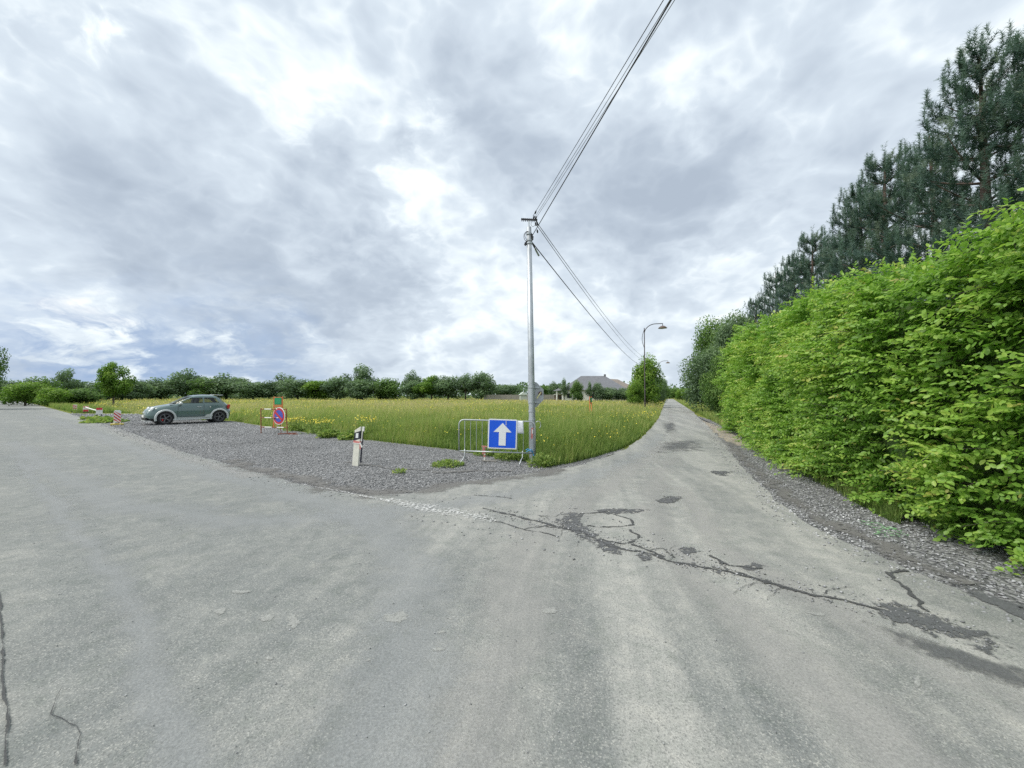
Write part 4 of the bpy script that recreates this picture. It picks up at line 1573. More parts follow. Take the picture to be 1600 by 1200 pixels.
MB().prism([(x + .03, z) for x, z in lp_], 0, .004, Mx2).obj('folded_plate', bpy.data.materials['grey_sign_back'], os_)
for z in (1.44, 1.80):
    MB().box((off + .075, .040, z), (.25, .03, .035), Matrix.Rotation(math.radians(6), 3, 'Z')).obj('bracket', M_galv, os_)
    MB().tube([Vector((off, 0, z - .018)), Vector((off, 0, z + .018))], .088, 12).obj('clip', M_galv, os_)
stk = MB()
Ms = Matrix.Translation((off + .205, .055, 1.64)) @ Matrix.Rotation(math.radians(6), 4, 'Z')
MB().prism([(-.05, 0), (-.02, .055), (.045, .06), (.05, -.03), (0, -.01)], -.002, .0, Ms).obj('sticker', simple('dark_red_sticker', (.10, .03, .05), .6), os_)
MB().prism([(-.09, -.10), (-.07, -.12), (.035, .035), (.015, .05)], -.005, -.003, Ms).obj('sticker', simple('yellow_white_sticker', (.72, .68, .35), .6), os_)

# ------------------------------------------------------------------ crowd barrier with arrow sign
BL = Vector((*g(717, 722), 0))
BR = Vector((PX + .05, PY - .12, 0))
bd = (BR - BL)
blen = bd.length
rz = math.atan2(bd.y, bd.x)
bar = empty('crowd_barrier', BL, rz, 'galvanised steel crowd barrier tied to the utility pole', 'barrier')
zl, zh = .27, 1.02
tilt = -.045 / 1.9


def bz(x, z):
    return Vector((x, 0, z + tilt * x))


pts = [bz(0, zl), bz(0, zh - .12)] + [bz(.12 - .12 * math.cos(a), zh - .12 + .12 * math.sin(a)) for a in (.4, .8, 1.2, 1.57)] + [bz(blen - .16, zh)] + \
      [bz(blen - .12 + .12 * math.sin(a), zh - .12 + .12 * math.cos(a)) for a in (.3, .8, 1.2, 1.57)] + [bz(blen, zl)]
MB().tube(pts, .0165, 10).obj('frame', M_galv_l, bar, True)
MB().tube([bz(-.01, zl), bz(blen + .005, zl)], .0155, 10).obj('bottom_rail', M_galv_l, bar, True)
nb = 13
for k in range(1, nb):
    x = blen * k / nb
    MB().tube([bz(x, zl), bz(x, zh)], .006 if k > 1 else .010, 6).obj('bar', M_galv, bar)
for x in (.14, blen - .30):
    MB().tube([bz(x, zl + .05), bz(x, .16), Vector((x - .02, -.02, .10)), Vector((x - .06, -.30, 0.012))], .013, 8).obj('foot', M_galv_l, bar, True)
    MB().tube([bz(x, .16), Vector((x + .0, .05, .10)), Vector((x + .02, .30, 0.012))], .013, 8).obj('foot', M_galv_l, bar, True)
hk = [bz(blen + .075 + .06 * math.cos(a), zh - .07 + .085 * math.sin(a)) for a in np.linspace(2.6, -1.2, 12)]
MB().tube(hk, .009, 6).obj('hook', M_galv_l, bar, True)

# arrow sign hung on it
sx0 = None
sg = empty('arrow_sign', BL + Vector((math.cos(rz), math.sin(rz), 0)) * (blen * .575) + Vector((0, -.045, 0)), rz, 'square blue sign with a white upward arrow hung on the steel barrier', 'sign')
ww, hz = .345, .352
zc = .685
rr = Matrix.Translation((0, 0, zc)) @ Matrix.Rotation(math.radians(1.8), 4, 'Y')


def rsq(w, h, c, n=5):
    out = []
    for (cx, cy, a0) in ((w - c, h - c, 0), (-w + c, h - c, 90), (-w + c, -h + c, 180), (w - c, -h + c, 270)):
        for k in range(n):
            a = math.radians(a0 + 90 * k / (n - 1))
            out.append((cx + c * math.cos(a), cy + c * math.sin(a)))
    return out


MB().prism(rsq(ww, hz, .03), -.012, .004, rr).obj('plate', M_signw, sg)
MB().prism(rsq(ww - .028, hz - .028, .012), -.016, -.0125, rr).obj('blue_field', M_blue, sg)
MB().prism([(.083, -.272), (.083, .045), (.215, .045), (.0, .262), (-.215, .045), (-.083, .045), (-.083, -.272)], -.020, -.0165, rr).obj('white_arrow', M_signw, sg)
MB().box((.088, -.0225, zc + .27), (.010, .004, .13), Matrix.Rotation(.03, 3, 'Y')).obj('cable_tie', M_signw, sg)
for x in (-.2, .2):
    MB().box((x, .02, zc + .30), (.03, .05, .012)).obj('mounting_hook', M_galv, sg)

# paper notice
nt_ = empty('paper_notice', BL + Vector((math.cos(rz), math.sin(rz), 0)) * (blen * .80) + Vector((0, -.03, 0)), rz, 'sheet of white paper fixed to the barrier beside the arrow sign', 'paper')
V, Fc = [], []
for i in range(7):
    for k in range(9):
        u, v = i / 6 - .5, k / 8
        V.append((u * .20 + .02 * (v - 1) * -1 - .02, -.03 * math.sin(v * 3.0) * (u + .3) - .012, .70 + v * .30 - .02 * u))
for i in range(6):
    for k in range(8):
        Fc.append((i * 9 + k, (i + 1) * 9 + k, (i + 1) * 9 + k + 1, i * 9 + k + 1))
pm = MB().add(V, Fc).obj('sheet', M_paper, nt_, True)
so = pm.modifiers.new('thickness', 'SOLIDIFY')
so.thickness = .001
M_ink = simple('grey_print', (.50, .52, .58), .8)
for k in range(7):
    if k != 2:
        MB().box((.0, -.048 - .004 * math.sin(k), .93 - k * .028), (.12 - .03 * (k % 2), .001, .006)).obj('print_line', M_ink, nt_)

# stake wrapped with striped tape
sk = empty('taped_stake', (*g(757.5, 720), 0), 0, 'short stake wrapped in red and white tape in front of the barrier', 'stake')
MB().tube([(.0, 0, 0), (-.005, 0, .36)], .022, 8).obj('shaft', M_white, sk)
for z in (.28, .20, .12):
    MB().tube([(-.004, 0, z - .022), (-.004, 0, z + .022)], .0245, 8).obj('red_band', M_redtape, sk)
MB().box((-.01, -.01, .35), (.14, .04, .03), Matrix.Rotation(.1, 3, 'Y')).obj('crosspiece', M_redtape, sk, bevel=.006)
MB().box((-.04, -.03, .26), (.03, .004, .20), Matrix.Rotation(.12, 3, 'Y')).obj('tape_tail', M_redtape, sk)
MB().box((.12, -.06, .010), (.36, .05, .02), Matrix.Rotation(-.2, 3, 'Z')).obj('foot_board', M_wood, sk)
# blue strap
bs = empty('blue_strap', (PX - .09, PY - .10, .29), 0, 'blue strap tying the barrier to the pole', 'strap')
MB().tube([Vector((-.08, -.03, .02)), Vector((-.03, -.05, .05)), Vector((.03, -.05, -.01)), Vector((.08, .0, -.03)), Vector((.10, .08, -.02))], .011, 6).obj('loop', M_bluerope, bs)
MB().tube([Vector((-.07, -.05, -.02)), Vector((-.01, -.06, .01)), Vector((.05, -.06, .03)), Vector((.09, -.02, -.06)), Vector((.11, -.03, -.12))], .010, 6).obj('loop', M_bluerope, bs)

# ------------------------------------------------------------------ marker post
mp = empty('marker_post', (*g(555.5, 727), 0), math.radians(-12), 'white road marker post with black band, tied with red and white tape', 'post')
lean = Matrix.Rotation(math.radians(4.0), 4, 'Y')
pw = .075
MB().prism([(-pw, -.2), (pw, -.2), (pw, .90), (-pw, .80)], -.02, .02, lean).obj('body', M_ivory, mp, bevel=.004)
MB().prism([(-pw - .001, .56), (pw + .001, .62), (pw + .001, .80), (-pw - .001, .74)], -.023, .0225, lean).obj('black_band', M_black, mp)
MB().prism([(-.032, .625), (.032, .635), (.032, .745), (-.032, .735)], -.027, -.0235, lean).obj('reflector', M_refl, mp)
MB().prism([(-pw - .006, .51), (pw + .006, .505), (pw + .006, .555), (-pw - .006, .565)], -.028, .028, lean).obj('tape_wrap', M_redtape, mp)
MB().prism([(-pw - .008, .50), (pw + .008, .50), (pw + .008, .515), (-pw - .008, .518)], -.029, .029, lean).obj('tape_wrap', M_white, mp)
MB().prism([(pw, .53), (pw + .02, .54), (pw + .09, .44), (pw + .06, .42)], -.03, -.026, lean).obj('tape_tail', M_white, mp)
MB().prism([(pw, .52), (pw + .02, .52), (pw + .045, .38), (pw + .015, .38)], -.025, -.021, lean).obj('tape_tail', M_redtape, mp)
bpst = empty('marker_stake', (*g(563.5, 722), 0), math.radians(-12), 'dark and white stake standing right behind the marker post', 'post')
MB().prism([(-.014, -.1), (.014, -.1), (.014, .74), (-.014, .74)], -.012, .012, lean).obj('body', M_black, bpst)
MB().prism([(-.016, .76), (.035, .74), (.035, .85), (-.016, .85)], -.016, .016, lean).obj('cap', M_white, bpst)
MB().prism([(-.016, .50), (.002, .50), (.002, .76), (-.016, .76)], -.0165, .0165, lean).obj('white_face', M_white, bpst)

# ------------------------------------------------------------------ no-parking sign on its stand
A = Vector((*g(408, 677), 0))
B = Vector((*g(449, 678), 0))
npd = B - A
nrz = math.atan2(npd.y, npd.x)
W_ = npd.length
st = empty('sign_stand', A, nrz, 'rusty red and white tubular trestle standing on the gravel', 'stand')
hS = 1.05
for x, lx in ((0, -.10), (W_, -.13)):
    MB().tube([(x, 0, 0), (x + lx, .06, hS)], .020, 8).obj('leg', M_rust, st)
for z, nm in ((hS - .03, 0), (.66, 0), (.26, 0)):
    k = z / hS
    x0, x1 = -.10 * k, W_ - .13 * k
    MB().tube([(x0, .06 * k, z), (x1, .06 * k, z)], .019, 8).obj('rail', M_rust, st)
    for a_, b_ in ((.15, .42), (.62, .88)):
        MB().tube([(x0 + (x1 - x0) * a_, .06 * k, z), (x0 + (x1 - x0) * b_, .06 * k, z)], .0215, 8).obj('white_band', M_white, st)
MB().tube([(W_ * .52, .06, .66), (W_ * .52, .20, 0)], .012, 6).obj('prop', M_galv, st)
MB().tube([(W_ - .18, -.30, .02), (W_ + .02, .02, .02), (W_ + .22, .25, .02)], .020, 8).obj('foot', M_rust, st)
MB().tube([(W_ + .25, -.22, .018), (W_ + .62, -.12, .018)], .016, 6).obj('loose_bar', M_rust, st)

ds = empty('no_parking_sign', (*g(437, 677), 0), 0, 'round blue and red no-parking sign leaning on the rusty trestle', 'sign')
q = at(436, 650, A.y - .14)
Rn = Matrix.Translation((q.x - ds.location.x, q.y - ds.location.y, q.z)) @ Matrix.Rotation(math.radians(-22), 4, 'Z') @ Matrix.Rotation(math.radians(-8), 4, 'Y')
dr = .36


def disc_prism(r, y0, y1, n=40, sx=1.0):
    return MB().prism([(r * math.cos(2 * math.pi * k / n), r * math.sin(2 * math.pi * k / n)) for k in range(n)], y0, y1, Rn)


disc_prism(dr, -.012, .006).obj('plate', M_signw, ds)
disc_prism(dr * .94, -.016, -.0125).obj('red_ring', M_red, ds)
disc_prism(dr * .70, -.020, -.0165).obj('blue_disc', simple('faded_blue', (.05, .08, .38), .5), ds)
ca = math.radians(-45)
ex, ez = math.cos(ca), math.sin(ca)
bw, bl_ = .045, dr * .72
MB().prism([(ex * bl_ - ez * bw, ez * bl_ + ex * bw), (-ex * bl_ - ez * bw, -ez * bl_ + ex * bw), (-ex * bl_ + ez * bw, -ez * bl_ - ex * bw), (ex * bl_ + ez * bw, ez * bl_ - ex * bw)], -.024, -.0205, Rn).obj('red_bar', M_red, ds)
MB().tube([(.03, .05, 0), (.0, .02, .5), (q.x - ds.location.x, q.y - ds.location.y + .01, q.z)], .014, 6).obj('support_leg', M_rust, ds)

# ------------------------------------------------------------------ orange notice boards
def notice_board(loc, rz, label, poster_w=.30, tall=1.0):
    r = empty('notice_board', (loc[0], loc[1], 0), rz, label, 'notice board', 'orange notice boards standing in the meadow')
    h = 1.52 * tall
    for s_ in (-1, 1):
        MB().box((s_ * (poster_w / 2 + .025), 0, h / 2), (.045, .035, h)).obj('post', M_orange, r)
    for z in (h - .50, h - .06):
        MB().box((0, -.02, z), (poster_w + .09, .02, .06)).obj('rail', M_orange, r)
    MB().box((0, -.016, h - .25), (poster_w + .01, .02, .40)).obj('panel', M_orange, r)
    MB().box((0, -.032, h - .23), (poster_w, .008, .34)).obj('poster', M_greenb, r)
    for k in range(4):
        MB().box((0, -.037, h - .14 - .055 * k), (poster_w * (.62 - .1 * (k % 2)), .001, .012)).obj('print_line', simple('pale_green_print', (.12, .50, .28), .6), r)
    return r


nq = at(434.5, 640, 19.2)
notice_board((nq.x, 19.2), .15, 'orange board with green poster behind the no-parking sign', .33, 1.02)
nq = at(923, 640, 27.5)
notice_board((nq.x, 27.5), math.radians(58), 'orange board with green poster standing far out in the meadow below the house', .33, 1.0)

# ------------------------------------------------------------------ red and white beacons by the road
M_redw = simple('signal_red', (.58, .04, .05), .5, 0, .1)


def stripes(w, h, z0, n, parent, y, slope=.55):
    """slanting red bars on a white panel"""
    for k in range(n):
        zc_ = z0 + (k + .5) * h / n
        t_ = h / n * .5
        a = [(-w, zc_ - t_ / 2 + slope * w), (w, zc_ - t_ / 2 - slope * w), (w, zc_ + t_ / 2 - slope * w), (-w, zc_ + t_ / 2 + slope * w)]
        a = [(x, min(max(zz, z0), z0 + h)) for x, zz in a]
        if max(p[1] for p in a) - min(p[1] for p in a) > .02:
            MB().prism(a, y - .004, y, None).obj('red_stripe', M_redw, parent)


bc = empty('striped_beacon', (*g(183, 664), 0), math.radians(40), 'red and white striped beacon panel standing left of the car', 'beacon', 'red and white beacons along the road')
MB().prism([(-.14, .08), (.14, .08), (.14, .74), (.10, .80), (-.10, .80), (-.14, .74)], -.02, .02).obj('panel', M_white, bc, bevel=.005)
stripes(.135, .66, .10, 4, bc, -.022, 1.0)
MB().box((0, 0, .04), (.50, .30, .09)).obj('base', M_yellow, bc, bevel=.02)
MB().box((0, 0, .10), (.16, .08, .06)).obj('socket', M_dark, bc, bevel=.01)
bc2 = empty('striped_beacon', (*g(116.5, 644), 0), math.radians(45), 'small leaning red and white beacon farthest left at the road edge', 'beacon', 'red and white beacons along the road')
MB().prism([(-.14, .05), (.14, .05), (.16, .72), (-.10, .72)], -.02, .02).obj('panel', M_white, bc2, bevel=.005)
stripes(.13, .60, .09, 3, bc2, -.022, .2)
MB().box((0, 0, .03), (.40, .26, .07)).obj('base', M_dark, bc2, bevel=.015)
lb = empty('low_barrier', (*g(145, 648), 0), math.radians(38), 'low white bar between two small red and white boards', 'barrier')
u1 = Vector(g(134, 645)) - Vector(g(145, 648))
u2 = Vector(g(155, 650)) - Vector(g(145, 648))
Ri = Matrix.Rotation(-math.radians(38), 2)
u1, u2 = Ri @ u1, Ri @ u2
for i, u in enumerate((u1, u2)):
    MB().box((u.x, u.y, .36), (.36, .05, .50)).obj('board', M_white, lb, bevel=.01)
    MB().box((u.x, u.y - .03, .21 if i == 0 else .56), (.34, .012, .17)).obj('red_field', M_redw, lb)
    if i == 0:
        MB().box((u.x, u.y - .03, .555), (.34, .012, .07)).obj('red_field', M_redw, lb)
    for s_ in (-.12, .12):
        MB().box((u.x + s_, u.y, .06), (.04, .28, .12)).obj('foot', M_dark, lb)
MB().tube([Vector((u1.x, u1.y - .05, .52)), Vector(((u1.x + u2.x) / 2, (u1.y + u2.y) / 2, .42)), Vector((u2.x, u2.y - .05, .40))], .045, 8).obj('bar', M_white, lb)

# ------------------------------------------------------------------ street lamps
def lamp(loc, rz, h, label):
    r = empty('street_lamp', (loc[0], loc[1], 0), rz, label, 'street lamp', 'street lamps along the lane')
    MB().tube([(0, 0, -.3), (0, 0, 1.1), (0, 0, 1.15), (0, 0, h - .35)], [.095, .09, .06, .042], 10).obj('post', M_lamp, r, True)
    MB().tube([(0, 0, .0), (0, 0, .05)], .16, 12).obj('base_plate', M_lamp, r)
    MB().tube([(0, 0, 1.0), (0, 0, 1.16)], .105, 10).obj('collar', M_lamp, r)
    arc = [Vector((1.75 * (1 - math.cos(a)) * .62, 0, h - .95 + .98 * math.sin(a))) for a in np.linspace(0, math.pi / 2, 10)] + [Vector((1.75, 0, h + .03))]
    MB().tube(arc, .038, 8).obj('arm', M_lamp, r, True)
    arc2 = [Vector((-.22 + .22 * abs(1 - 2 * s_) ** 1.7, 0, h - 2.4 + 1.9 * s_)) for s_ in np.linspace(0, 1, 11)]
    MB().tube(arc2, .025, 6).obj('brace', M_lamp, r, True)
    MB().tube([(1.75, 0, h + .05), (1.75, 0, h - .20)], .03, 8).obj('hanger', M_lamp, r)
    MB().lathe([(.03, -.18 + h), (.16, h - .21), (.30, h - .29), (.41, h - .40), (.43, h - .44), (.40, h - .44), (.37, h - .41), (.0, h - .39)], 24, None, (1.75, 0, 0)).obj('lamp_shade', M_shade, r, True)
    MB().lathe([(.355, h - .425), (.27, h - .47), (.0, h - .49)], 20, None, (1.75, 0, 0)).obj('diffuser', simple('lamp_glass', (.42, .38, .34), .3), r, True)
    return r


q = at(1008, 640, 38.5)
lamp((q.x, 38.5), math.radians(-12), 8.75, 'nearer tall brown street lamp with curved arm beside the lane')
q = at(1030, 630, 78)
lamp((q.x, 78), math.radians(-12), 8.6, 'farther brown street lamp with curved arm half hidden by trees')

# ------------------------------------------------------------------ white house, garden fence and hut
M_wall = simple('white_render', (.72, .71, .67), .9, 0, .05, 1)
M_slate = simple('grey_slate', (.15, .155, .168), .7, 0, .18, 2.5, .2)
M_slate2 = simple('brown_tiles', (.22, .19, .165), .8, 0, .18, 2.5, .2)
M_glass = simple('window_glass', (.03, .035, .04), .15)
hs = empty('white_house', (20.0, 96, 0), math.radians(-4), 'white single-storey house with grey hipped slate roof beyond the meadow', 'house')
MB().box((0, 0, 1.5), (14.6, 9.0, 3.0)).obj('wall', M_wall, hs)
MB().add([(-7.9, -5, 2.9), (7.9, -5, 2.9), (7.9, 5, 2.9), (-7.9, 5, 2.9), (-2.7, 0, 6.5), (3.2, 0, 6.5)], [(0, 1, 5, 4), (1, 2, 5), (2, 3, 4, 5), (3, 0, 4), (3, 2, 1, 0)]).obj('roof', M_slate, hs)
MB().add([(3.5, -1.5, 3.1), (12.0, -1.5, 2.6), (12.0, 8, 2.6), (3.5, 8, 3.1), (4.4, 3, 5.9), (7.0, 3, 5.75)], [(0, 1, 5, 4), (1, 2, 5), (2, 3, 4, 5), (3, 0, 4), (3, 2, 1, 0)]).obj('roof', M_slate2, hs)
MB().box((8.6, 3, 1.3), (6.0, 8.0, 2.6)).obj('wall', M_wall, hs)
MB().box((3.2, 0, 6.6), (.45, .45, .6)).obj('chimney', M_slate, hs)
for x in (-6.0, -3.4, -.6, 2.6, 5.2):
    w_ = MB().box((x, -4.52, 1.55), (1.3, .06, 1.3)).obj('window', M_white, hs)
    MB().box((x, -4.56, 1.55), (1.1, .03, 1.1)).obj('pane', M_glass, w_)
MB().box((-7.6, -4.6, 1.45), (.35, .35, 2.9)).obj('porch_post', M_white, hs)
MB().box((-9.0, -4.6, 1.45), (.30, .30, 2.9)).obj('porch_post', M_white, hs)
MB().add([(-9.8, -5, 2.7), (-7.0, -5, 2.9), (-7.0, 3, 2.9), (-9.8, 3, 2.7), (-7.2, -3.5, 3.9), (-7.2, 2, 3.9)], [(0, 1, 4), (1, 2, 5, 4), (2, 3, 5), (3, 0, 4, 5), (3, 2, 1, 0)]).obj('porch_roof', M_slate, hs)

fn = empty('garden_fence', (2.0, 104, 0), 0, 'long grey wooden garden fence beyond the meadow', 'fence')
for k in range(15):
    x = -9 + k * 1.5
    MB().box((x, 0, .95), (1.42, .06, 1.7)).obj('fence_panel', M_wood, fn)
    MB().box((x + .75, .0, 1.0), (.10, .10, 2.0)).obj('post', M_wood, fn)
hut = empty('garden_hut', (2.9, 99, 0), .1, 'small pale greenhouse roof in front of the garden fence', 'hut')
MB().box((0, 0, .9), (1.7, 2.0, 1.8)).obj('wall', simple('pale_hut_wall', (.45, .48, .44), .8), hut)
MB().add([(-1.1, -1.2, 1.75), (1.1, -1.2, 1.75), (1.1, 1.2, 1.75), (-1.1, 1.2, 1.75), (-.1, -1.2, 2.5), (-.1, 1.2, 2.5)], [(0, 1, 4), (1, 2, 5, 4), (2, 3, 5), (3, 0, 4, 5)]).obj('roof', simple('pale_hut_roof', (.55, .60, .55), .6), hut)
hut = empty('garden_hut', (11.8, 97, 0), -.1, 'small brown garden shed with pale roof left of the house', 'hut')
MB().box((0, 0, .9), (2.2, 2.0, 1.8)).obj('wall', simple('brown_shed_wall', (.17, .12, .09), .85), hut)
MB().add([(-1.5, -1.3, 1.75), (1.5, -1.3, 1.75), (1.5, 1.3, 1.75), (-1.5, 1.3, 1.75), (-.3, -1.3, 2.35), (-.3, 1.3, 2.35)], [(0, 1, 4), (1, 2, 5, 4), (2, 3, 5), (3, 0, 4, 5)]).obj('roof', simple('pale_shed_roof', (.62, .62, .60), .6), hut)
MB().box((.35, -1.02, .9), (.7, .04, .8)).obj('window', M_glass, hut)

# ------------------------------------------------------------------ the car
M_body = simple('sage_green_paint', (.095, .155, .148), .25, .15, .03, 2, coat=1.0)
M_sill = simple('pale_grey_paint', (.50, .53, .52), .4, .1, .03, 2, coat=.3)
M_tyre = simple('tyre_rubber', (.02, .02, .022), .85)
M_rim = simple('dark_alloy', (.16, .165, .175), .4, .5)
M_trim = simple('black_trim', (.015, .016, .018), .5)
M_lens = simple('headlight_lens', (.62, .66, .68), .12)
M_tail = simple('tail_lamp', (.42, .03, .02), .3)


def car_glass():
    m, t, b = material('tinted_glass')
    b.inputs['Base Color'].default_value = (.01, .014, .015, 1)
    b.inputs['Roughness'].default_value = .05
    tr = t.new('ShaderNodeBsdfTransparent')
    tr.inputs['Color'].default_value = (.78, .84, .82, 1)
    mx = t.new('ShaderNodeMixShader')
    b.inputs['Specular IOR Level'].default_value = 1.0
    mx.inputs[0].default_value = .40
    t.l.new(tr.outputs[0], mx.inputs[1])
    t.l.new(b.outputs[0], mx.inputs[2])
    t.l.new(mx.outputs[0], t.n['Material Output'].inputs['Surface'])
    return m


M_cglass = car_glass()
hd = Vector((-.63, -.777))
car = empty('parked_car', (-18.95, 22.55, -.005), math.atan2(hd.y, hd.x), 'small green hatchback with pale grey arches parked on the gravel', 'car')
# rings: z, rear x, front x, half width, exponent
rings = [(.19, -1.62, 1.62, .70, 5), (.24, -1.74, 1.74, .765, 5), (.34, -1.80, 1.81, .80, 5), (.46, -1.83, 1.83, .815, 4.6), (.58, -1.83, 1.82, .815, 4.4), (.66, -1.82, 1.79, .812, 4.2),
         (.74, -1.80, 1.74, .805, 4), (.82, -1.77, 1.62, .795, 3.8), (.88, -1.74, 1.46, .785, 3.8), (.93, -1.70, 1.24, .775, 3.8), (.965, -1.66, 1.03, .765, 3.8), (.985, -1.63, .90, .757, 3.9),
         (1.03, -1.58, .80, .745, 4), (1.10, -1.52, .68, .727, 4), (1.18, -1.45, .54, .705, 4), (1.26, -1.37, .395, .68, 4), (1.33, -1.29, .255, .652, 4), (1.385, -1.21, .11, .618, 4),
         (1.42, -1.13, -.02, .57, 3.8), (1.45, -1.02, -.17, .48, 3.5), (1.47, -.86, -.33, .34, 3), (1.48, -.68, -.5, .14, 2.5)]
RZ = np.array(rings)
zs = np.concatenate([np.arange(.19, .98, .022), np.arange(.985, 1.42, .018), [1.42, 1.435, 1.45, 1.46, 1.47, 1.48]])
na = 150
cv = []
for z in zs:
    xr, xf, w, ex_ = (np.interp(z, RZ[:, 0], RZ[:, k]) for k in (1, 2, 3, 4))
    cx, ax = (xr + xf) / 2, (xf - xr) / 2
    for k in range(na):
        a = 2 * math.pi * k / na
        ca_, sa_ = math.cos(a), math.sin(a)
        # even spread along the long sides
        den = (abs(ca_) ** ex_ + abs(sa_) ** ex_) ** (1 / ex_)
        cv.append((cx + ax * ca_ / den, w * sa_ / den, z))
cv = np.array(cv)
quads = np.array([(i * na + k, i * na + (k + 1) % na, (i + 1) * na + (k + 1) % na, (i + 1) * na + k) for i in range(len(zs) - 1) for k in range(na)])
cc = cv[quads].mean(1)
AX_F, AX_R, WR = 1.08, -1.20, .315


def in_arch(c):
    return ((np.hypot(c[:, 0] - AX_F, c[:, 2] - .31) < .365) | (np.hypot(c[:, 0] - AX_R, c[:, 2] - .31) < .365)) & (np.abs(c[:, 1]) > .45)


wv = np.interp(cc[:, 2], RZ[:, 0], RZ[:, 3])
xfv = np.interp(cc[:, 2], RZ[:, 0], RZ[:, 2])
xrv = np.interp(cc[:, 2], RZ[:, 0], RZ[:, 1])
arch = in_arch(cc)
sidey = np.abs(cc[:, 1]) / wv
# side glazing: slanted at the screen, curved at the tail
fx = .70 - (cc[:, 2] - 1.03) * 1.85 - .12
side_front = (cc[:, 2] > 1.035) & (cc[:, 2] < 1.335) & (cc[:, 0] < fx) & (cc[:, 0] > -.46) & (sidey > .75)
side_rear = (cc[:, 2] > 1.055) & (cc[:, 2] < 1.335 - .25 * np.clip(-cc[:, 0] - .85, 0, 1)) & (cc[:, 0] < -.52) & (cc[:, 0] > -1.20 + (cc[:, 2] - 1.05) * .55) & (sidey > .75)
screen = (cc[:, 2] > .995) & (cc[:, 2] < 1.40) & (cc[:, 0] > xfv - .30) & (sidey < .86)
rear_gl = (cc[:, 2] > 1.06) & (cc[:, 2] < 1.37) & (cc[:, 0] < xrv + .22) & (sidey < .80)
sill = (cc[:, 2] < .34) & (sidey > .8) & (cc[:, 0] < .9) & (cc[:, 0] > -1.0)
lower = (cc[:, 2] < .30) & ~sill & ((cc[:, 0] > 1.2) | (cc[:, 0] < -1.3))
roofm = (cc[:, 2] > 1.385) & ~screen
glz = side_front | side_rear | screen | rear_gl


def cpart(name, mask, mat, smooth=True):
    f = quads[mask]
    u, inv = np.unique(f, return_inverse=True)
    return mesh_np(name, cv[u], [inv.reshape(-1, 4)], mat, car, smooth=smooth)


cpart('body', ~glz & ~arch & ~sill & ~roofm & ~lower, M_body)
cpart('roof', roofm & ~arch, M_body)
cpart('sill', sill & ~arch, M_sill)
cpart('lower_bumper', lower & ~arch, M_trim)
for s_ in (1, -1):
    cpart('door_window', side_front & (cc[:, 1] * s_ > 0), M_cglass)
    cpart('quarter_window', side_rear & (cc[:, 1] * s_ > 0), M_cglass)
cpart('windscreen', screen, M_cglass)
cpart('rear_window', rear_gl, M_cglass)
# floor and wheel housings close the shell
MB().box((0, 0, .24), (2.9, 1.2, .10)).obj('underbody', M_trim, car)
for ax_ in (AX_F, AX_R):
    MB().tube([(ax_, -.60, .33), (ax_, .60, .33)], .37, 20).obj('wheel_housing', M_trim, car)
MB().box((-.2, 0, .62), (2.2, 1.36, .70)).obj('cabin_tub', M_trim, car)
for s_ in (1, -1):
    MB().box((-.25, s_ * .35, 1.08), (.14, .42, .42), Matrix.Rotation(-.25, 3, 'Y')).obj('seat_back', M_trim, car, bevel=.03)
    MB().box((-.31, s_ * .35, 1.32), (.09, .24, .15), Matrix.Rotation(-.25, 3, 'Y')).obj('headrest', M_trim, car, bevel=.03)
wt = MB().lathe([(.20, -.09), (.30, -.095), (.315, -.07), (.315, .07), (.30, .095), (.222, .09), (.21, .02), (.0, .01)], 32)
tyre_me = wt.obj('tyre', M_tyre, None, True).data
bpy.data.objects.remove([o for o in bpy.data.objects if o.data == tyre_me][0])
rm = MB().lathe([(.215, .05), (.226, .093), (.205, .095), (.195, .04)], 32)
for k in range(5):
    for w_ in (-.09, .09):
        a = 2 * math.pi * k / 5 + w_
        rm.box((math.cos(a) * .118, math.sin(a) * .118, .075), (.18, .022, .025), Matrix.Rotation(a, 3, 'Z'))
rm.lathe([(.05, .05), (.05, .092), (.0, .095)], 12)
rim_me = rm.obj('rim', M_rim, None).data
bpy.data.objects.remove([o for o in bpy.data.objects if o.data == rim_me][0])
cal_me = MB().box((.11, .06, .03), (.06, .12, .03)).obj('caliper', M_redw, None)
cme = cal_me.data
bpy.data.objects.remove(cal_me)
for ax_ in (AX_F, AX_R):
    for s_ in (1, -1):
        wq = bpy.data.objects.new('wheel', tyre_me)
        C.objects.link(wq)
        wq.parent = car
        wq.location = (ax_, s_ * .715, WR)
        wq.rotation_euler = (-s_ * math.pi / 2, 0, 0)
        link('rim', rim_me, wq)
        if ax_ == AX_F:
            link('caliper', cme, wq)
        # arch flare
        pts, ang = [], np.linspace(-.28, math.pi + .28, 26)
        fl = MB()
        for a in ang:
            for r_, yo in ((.350, .760), (.352, .838), (.375, .848), (.425, .836), (.445, .800)):
                fl.v.append((ax_ + r_ * math.cos(a), s_ * yo, .31 + r_ * math.sin(a)))
        for i in range(len(ang) - 1):
            for k in range(4):
                fl.f.append((i * 5 + k, i * 5 + k + 1, (i + 1) * 5 + k + 1, (i + 1) * 5 + k))
        fl.obj('arch_flare', M_sill, car, True)
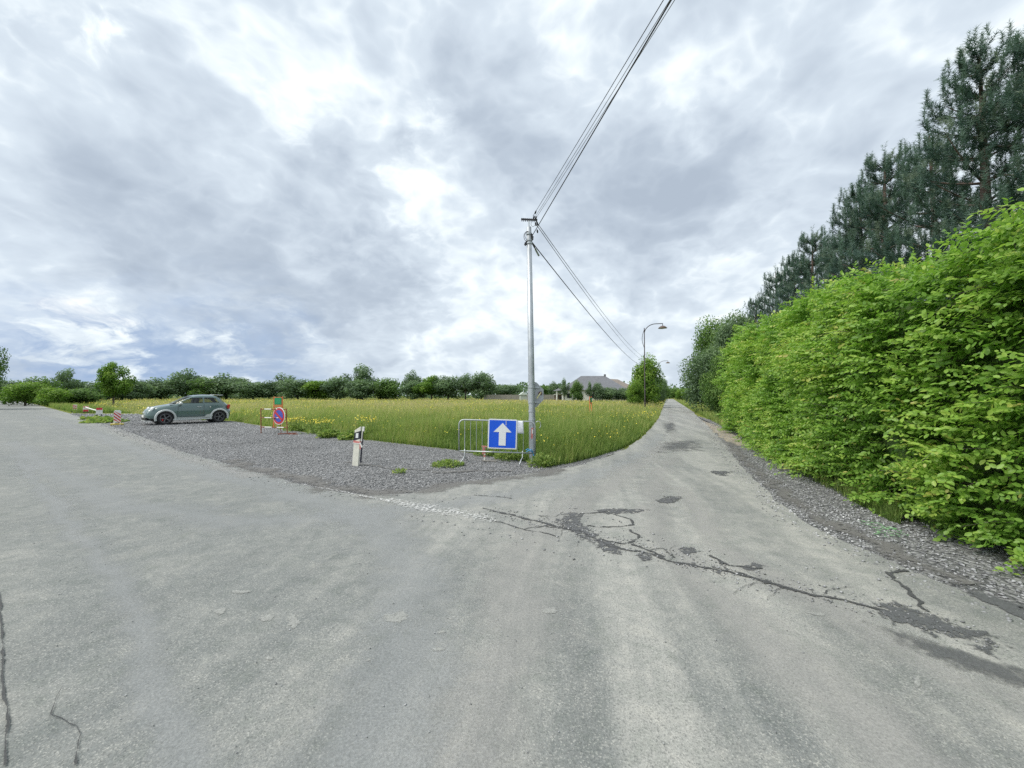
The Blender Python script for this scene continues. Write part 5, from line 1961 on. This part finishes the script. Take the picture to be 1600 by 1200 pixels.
for s_ in (1, -1):
    Mh = Matrix.Rotation(math.radians(58), 3, 'Y') @ Matrix.Rotation(s_ * math.radians(-22), 3, 'X')
    h_ = MB().lathe([(.12, -.03), (.115, .02), (.08, .05), (.0, .062)], 20, Mh, (1.575, s_ * .545, .765)).obj('headlight', M_lens, car, True)
    MB().lathe([(.135, -.03), (.135, .012), (.118, .012)], 20, Mh, (1.573, s_ * .545, .763)).obj('bezel', M_body, h_, True)
    MB().lathe([(.075, -.02), (.07, .02), (.0, .03)], 16, Matrix.Rotation(math.radians(75), 3, 'Y'), (1.715, s_ * .50, .58)).obj('fog_lamp', M_lens, car, True)
    MB().box((-1.655, s_ * .63, .83), (.07, .16, .24), Matrix.Rotation(-.2, 3, 'Y') @ Matrix.Rotation(s_ * .5, 3, 'Z')).obj('tail_lamp', M_tail, car, bevel=.02)
    m_ = MB().lathe([(.0, -.12), (.06, -.10), (.085, 0), (.06, .10), (0, .12)], 14, Matrix.Rotation(math.pi / 2, 3, 'X') @ Matrix.Diagonal((1, .9, 1)), (.50, s_ * .875, 1.03)).obj('mirror', M_sill, car, True)
    MB().tube([(.48, s_ * .74, 1.0), (.49, s_ * .80, 1.0)], .02, 6).obj('mirror_arm', M_trim, m_)
    d_ = MB().box((-.30, s_ * .812, .855), (.20, .03, .03)).obj('door_handle', M_sill, car, bevel=.008)
    for x0_, z0_, x1_, z1_ in ((-.50, .36, -.50, 1.02), (.62, .40, .58, .98), (-.50, .36, .60, .36)):
        n_ = 8
        yy = lambda z_: s_ * (np.interp(z_, RZ[:, 0], RZ[:, 3]) + .001)
        MB().tube([(x0_ + (x1_ - x0_) * i / n_, yy(z0_ + (z1_ - z0_) * i / n_), z0_ + (z1_ - z0_) * i / n_) for i in range(n_ + 1)], .006, 4).obj('door_seam', M_trim, car)
    MB().box((-.78, s_ * .803, .84), (.045, .012, .07)).obj('badge', M_white, car, bevel=.004)
    MB().prism([(-.72, .30), (-.50, .31), (-.62, .44), (-.86, .50), (-.90, .36)], s_ * .806, s_ * .822).obj('sill_flash', M_sill, car)
MB().prism([(-1.02, 1.462), (-1.02, 1.49), (-1.42, 1.475), (-1.44, 1.445), (-1.25, 1.43)], -.46, .46).obj('roof_spoiler', M_sill, car, bevel=.008)
MB().box((1.83, 0, .42), (.05, .52, .11)).obj('number_plate', M_white, car)
MB().box((1.79, 0, .30), (.08, 1.15, .14)).obj('grille', M_trim, car, bevel=.02)
MB().box((1.80, 0, .60), (.06, .55, .06)).obj('nose_bar', M_sill, car, bevel=.02)
MB().box((1.72, 0, .205), (.22, 1.30, .03)).obj('front_splitter', M_sill, car, bevel=.01)
MB().box((.0, .815, .235), (1.55, .06, .07)).obj('side_skirt', M_sill, car, bevel=.015)
MB().box((.0, -.815, .235), (1.55, .06, .07)).obj('side_skirt', M_sill, car, bevel=.015)
car.scale = (1.06, 1.05, 1.12)
bpy.context.view_layer.update()
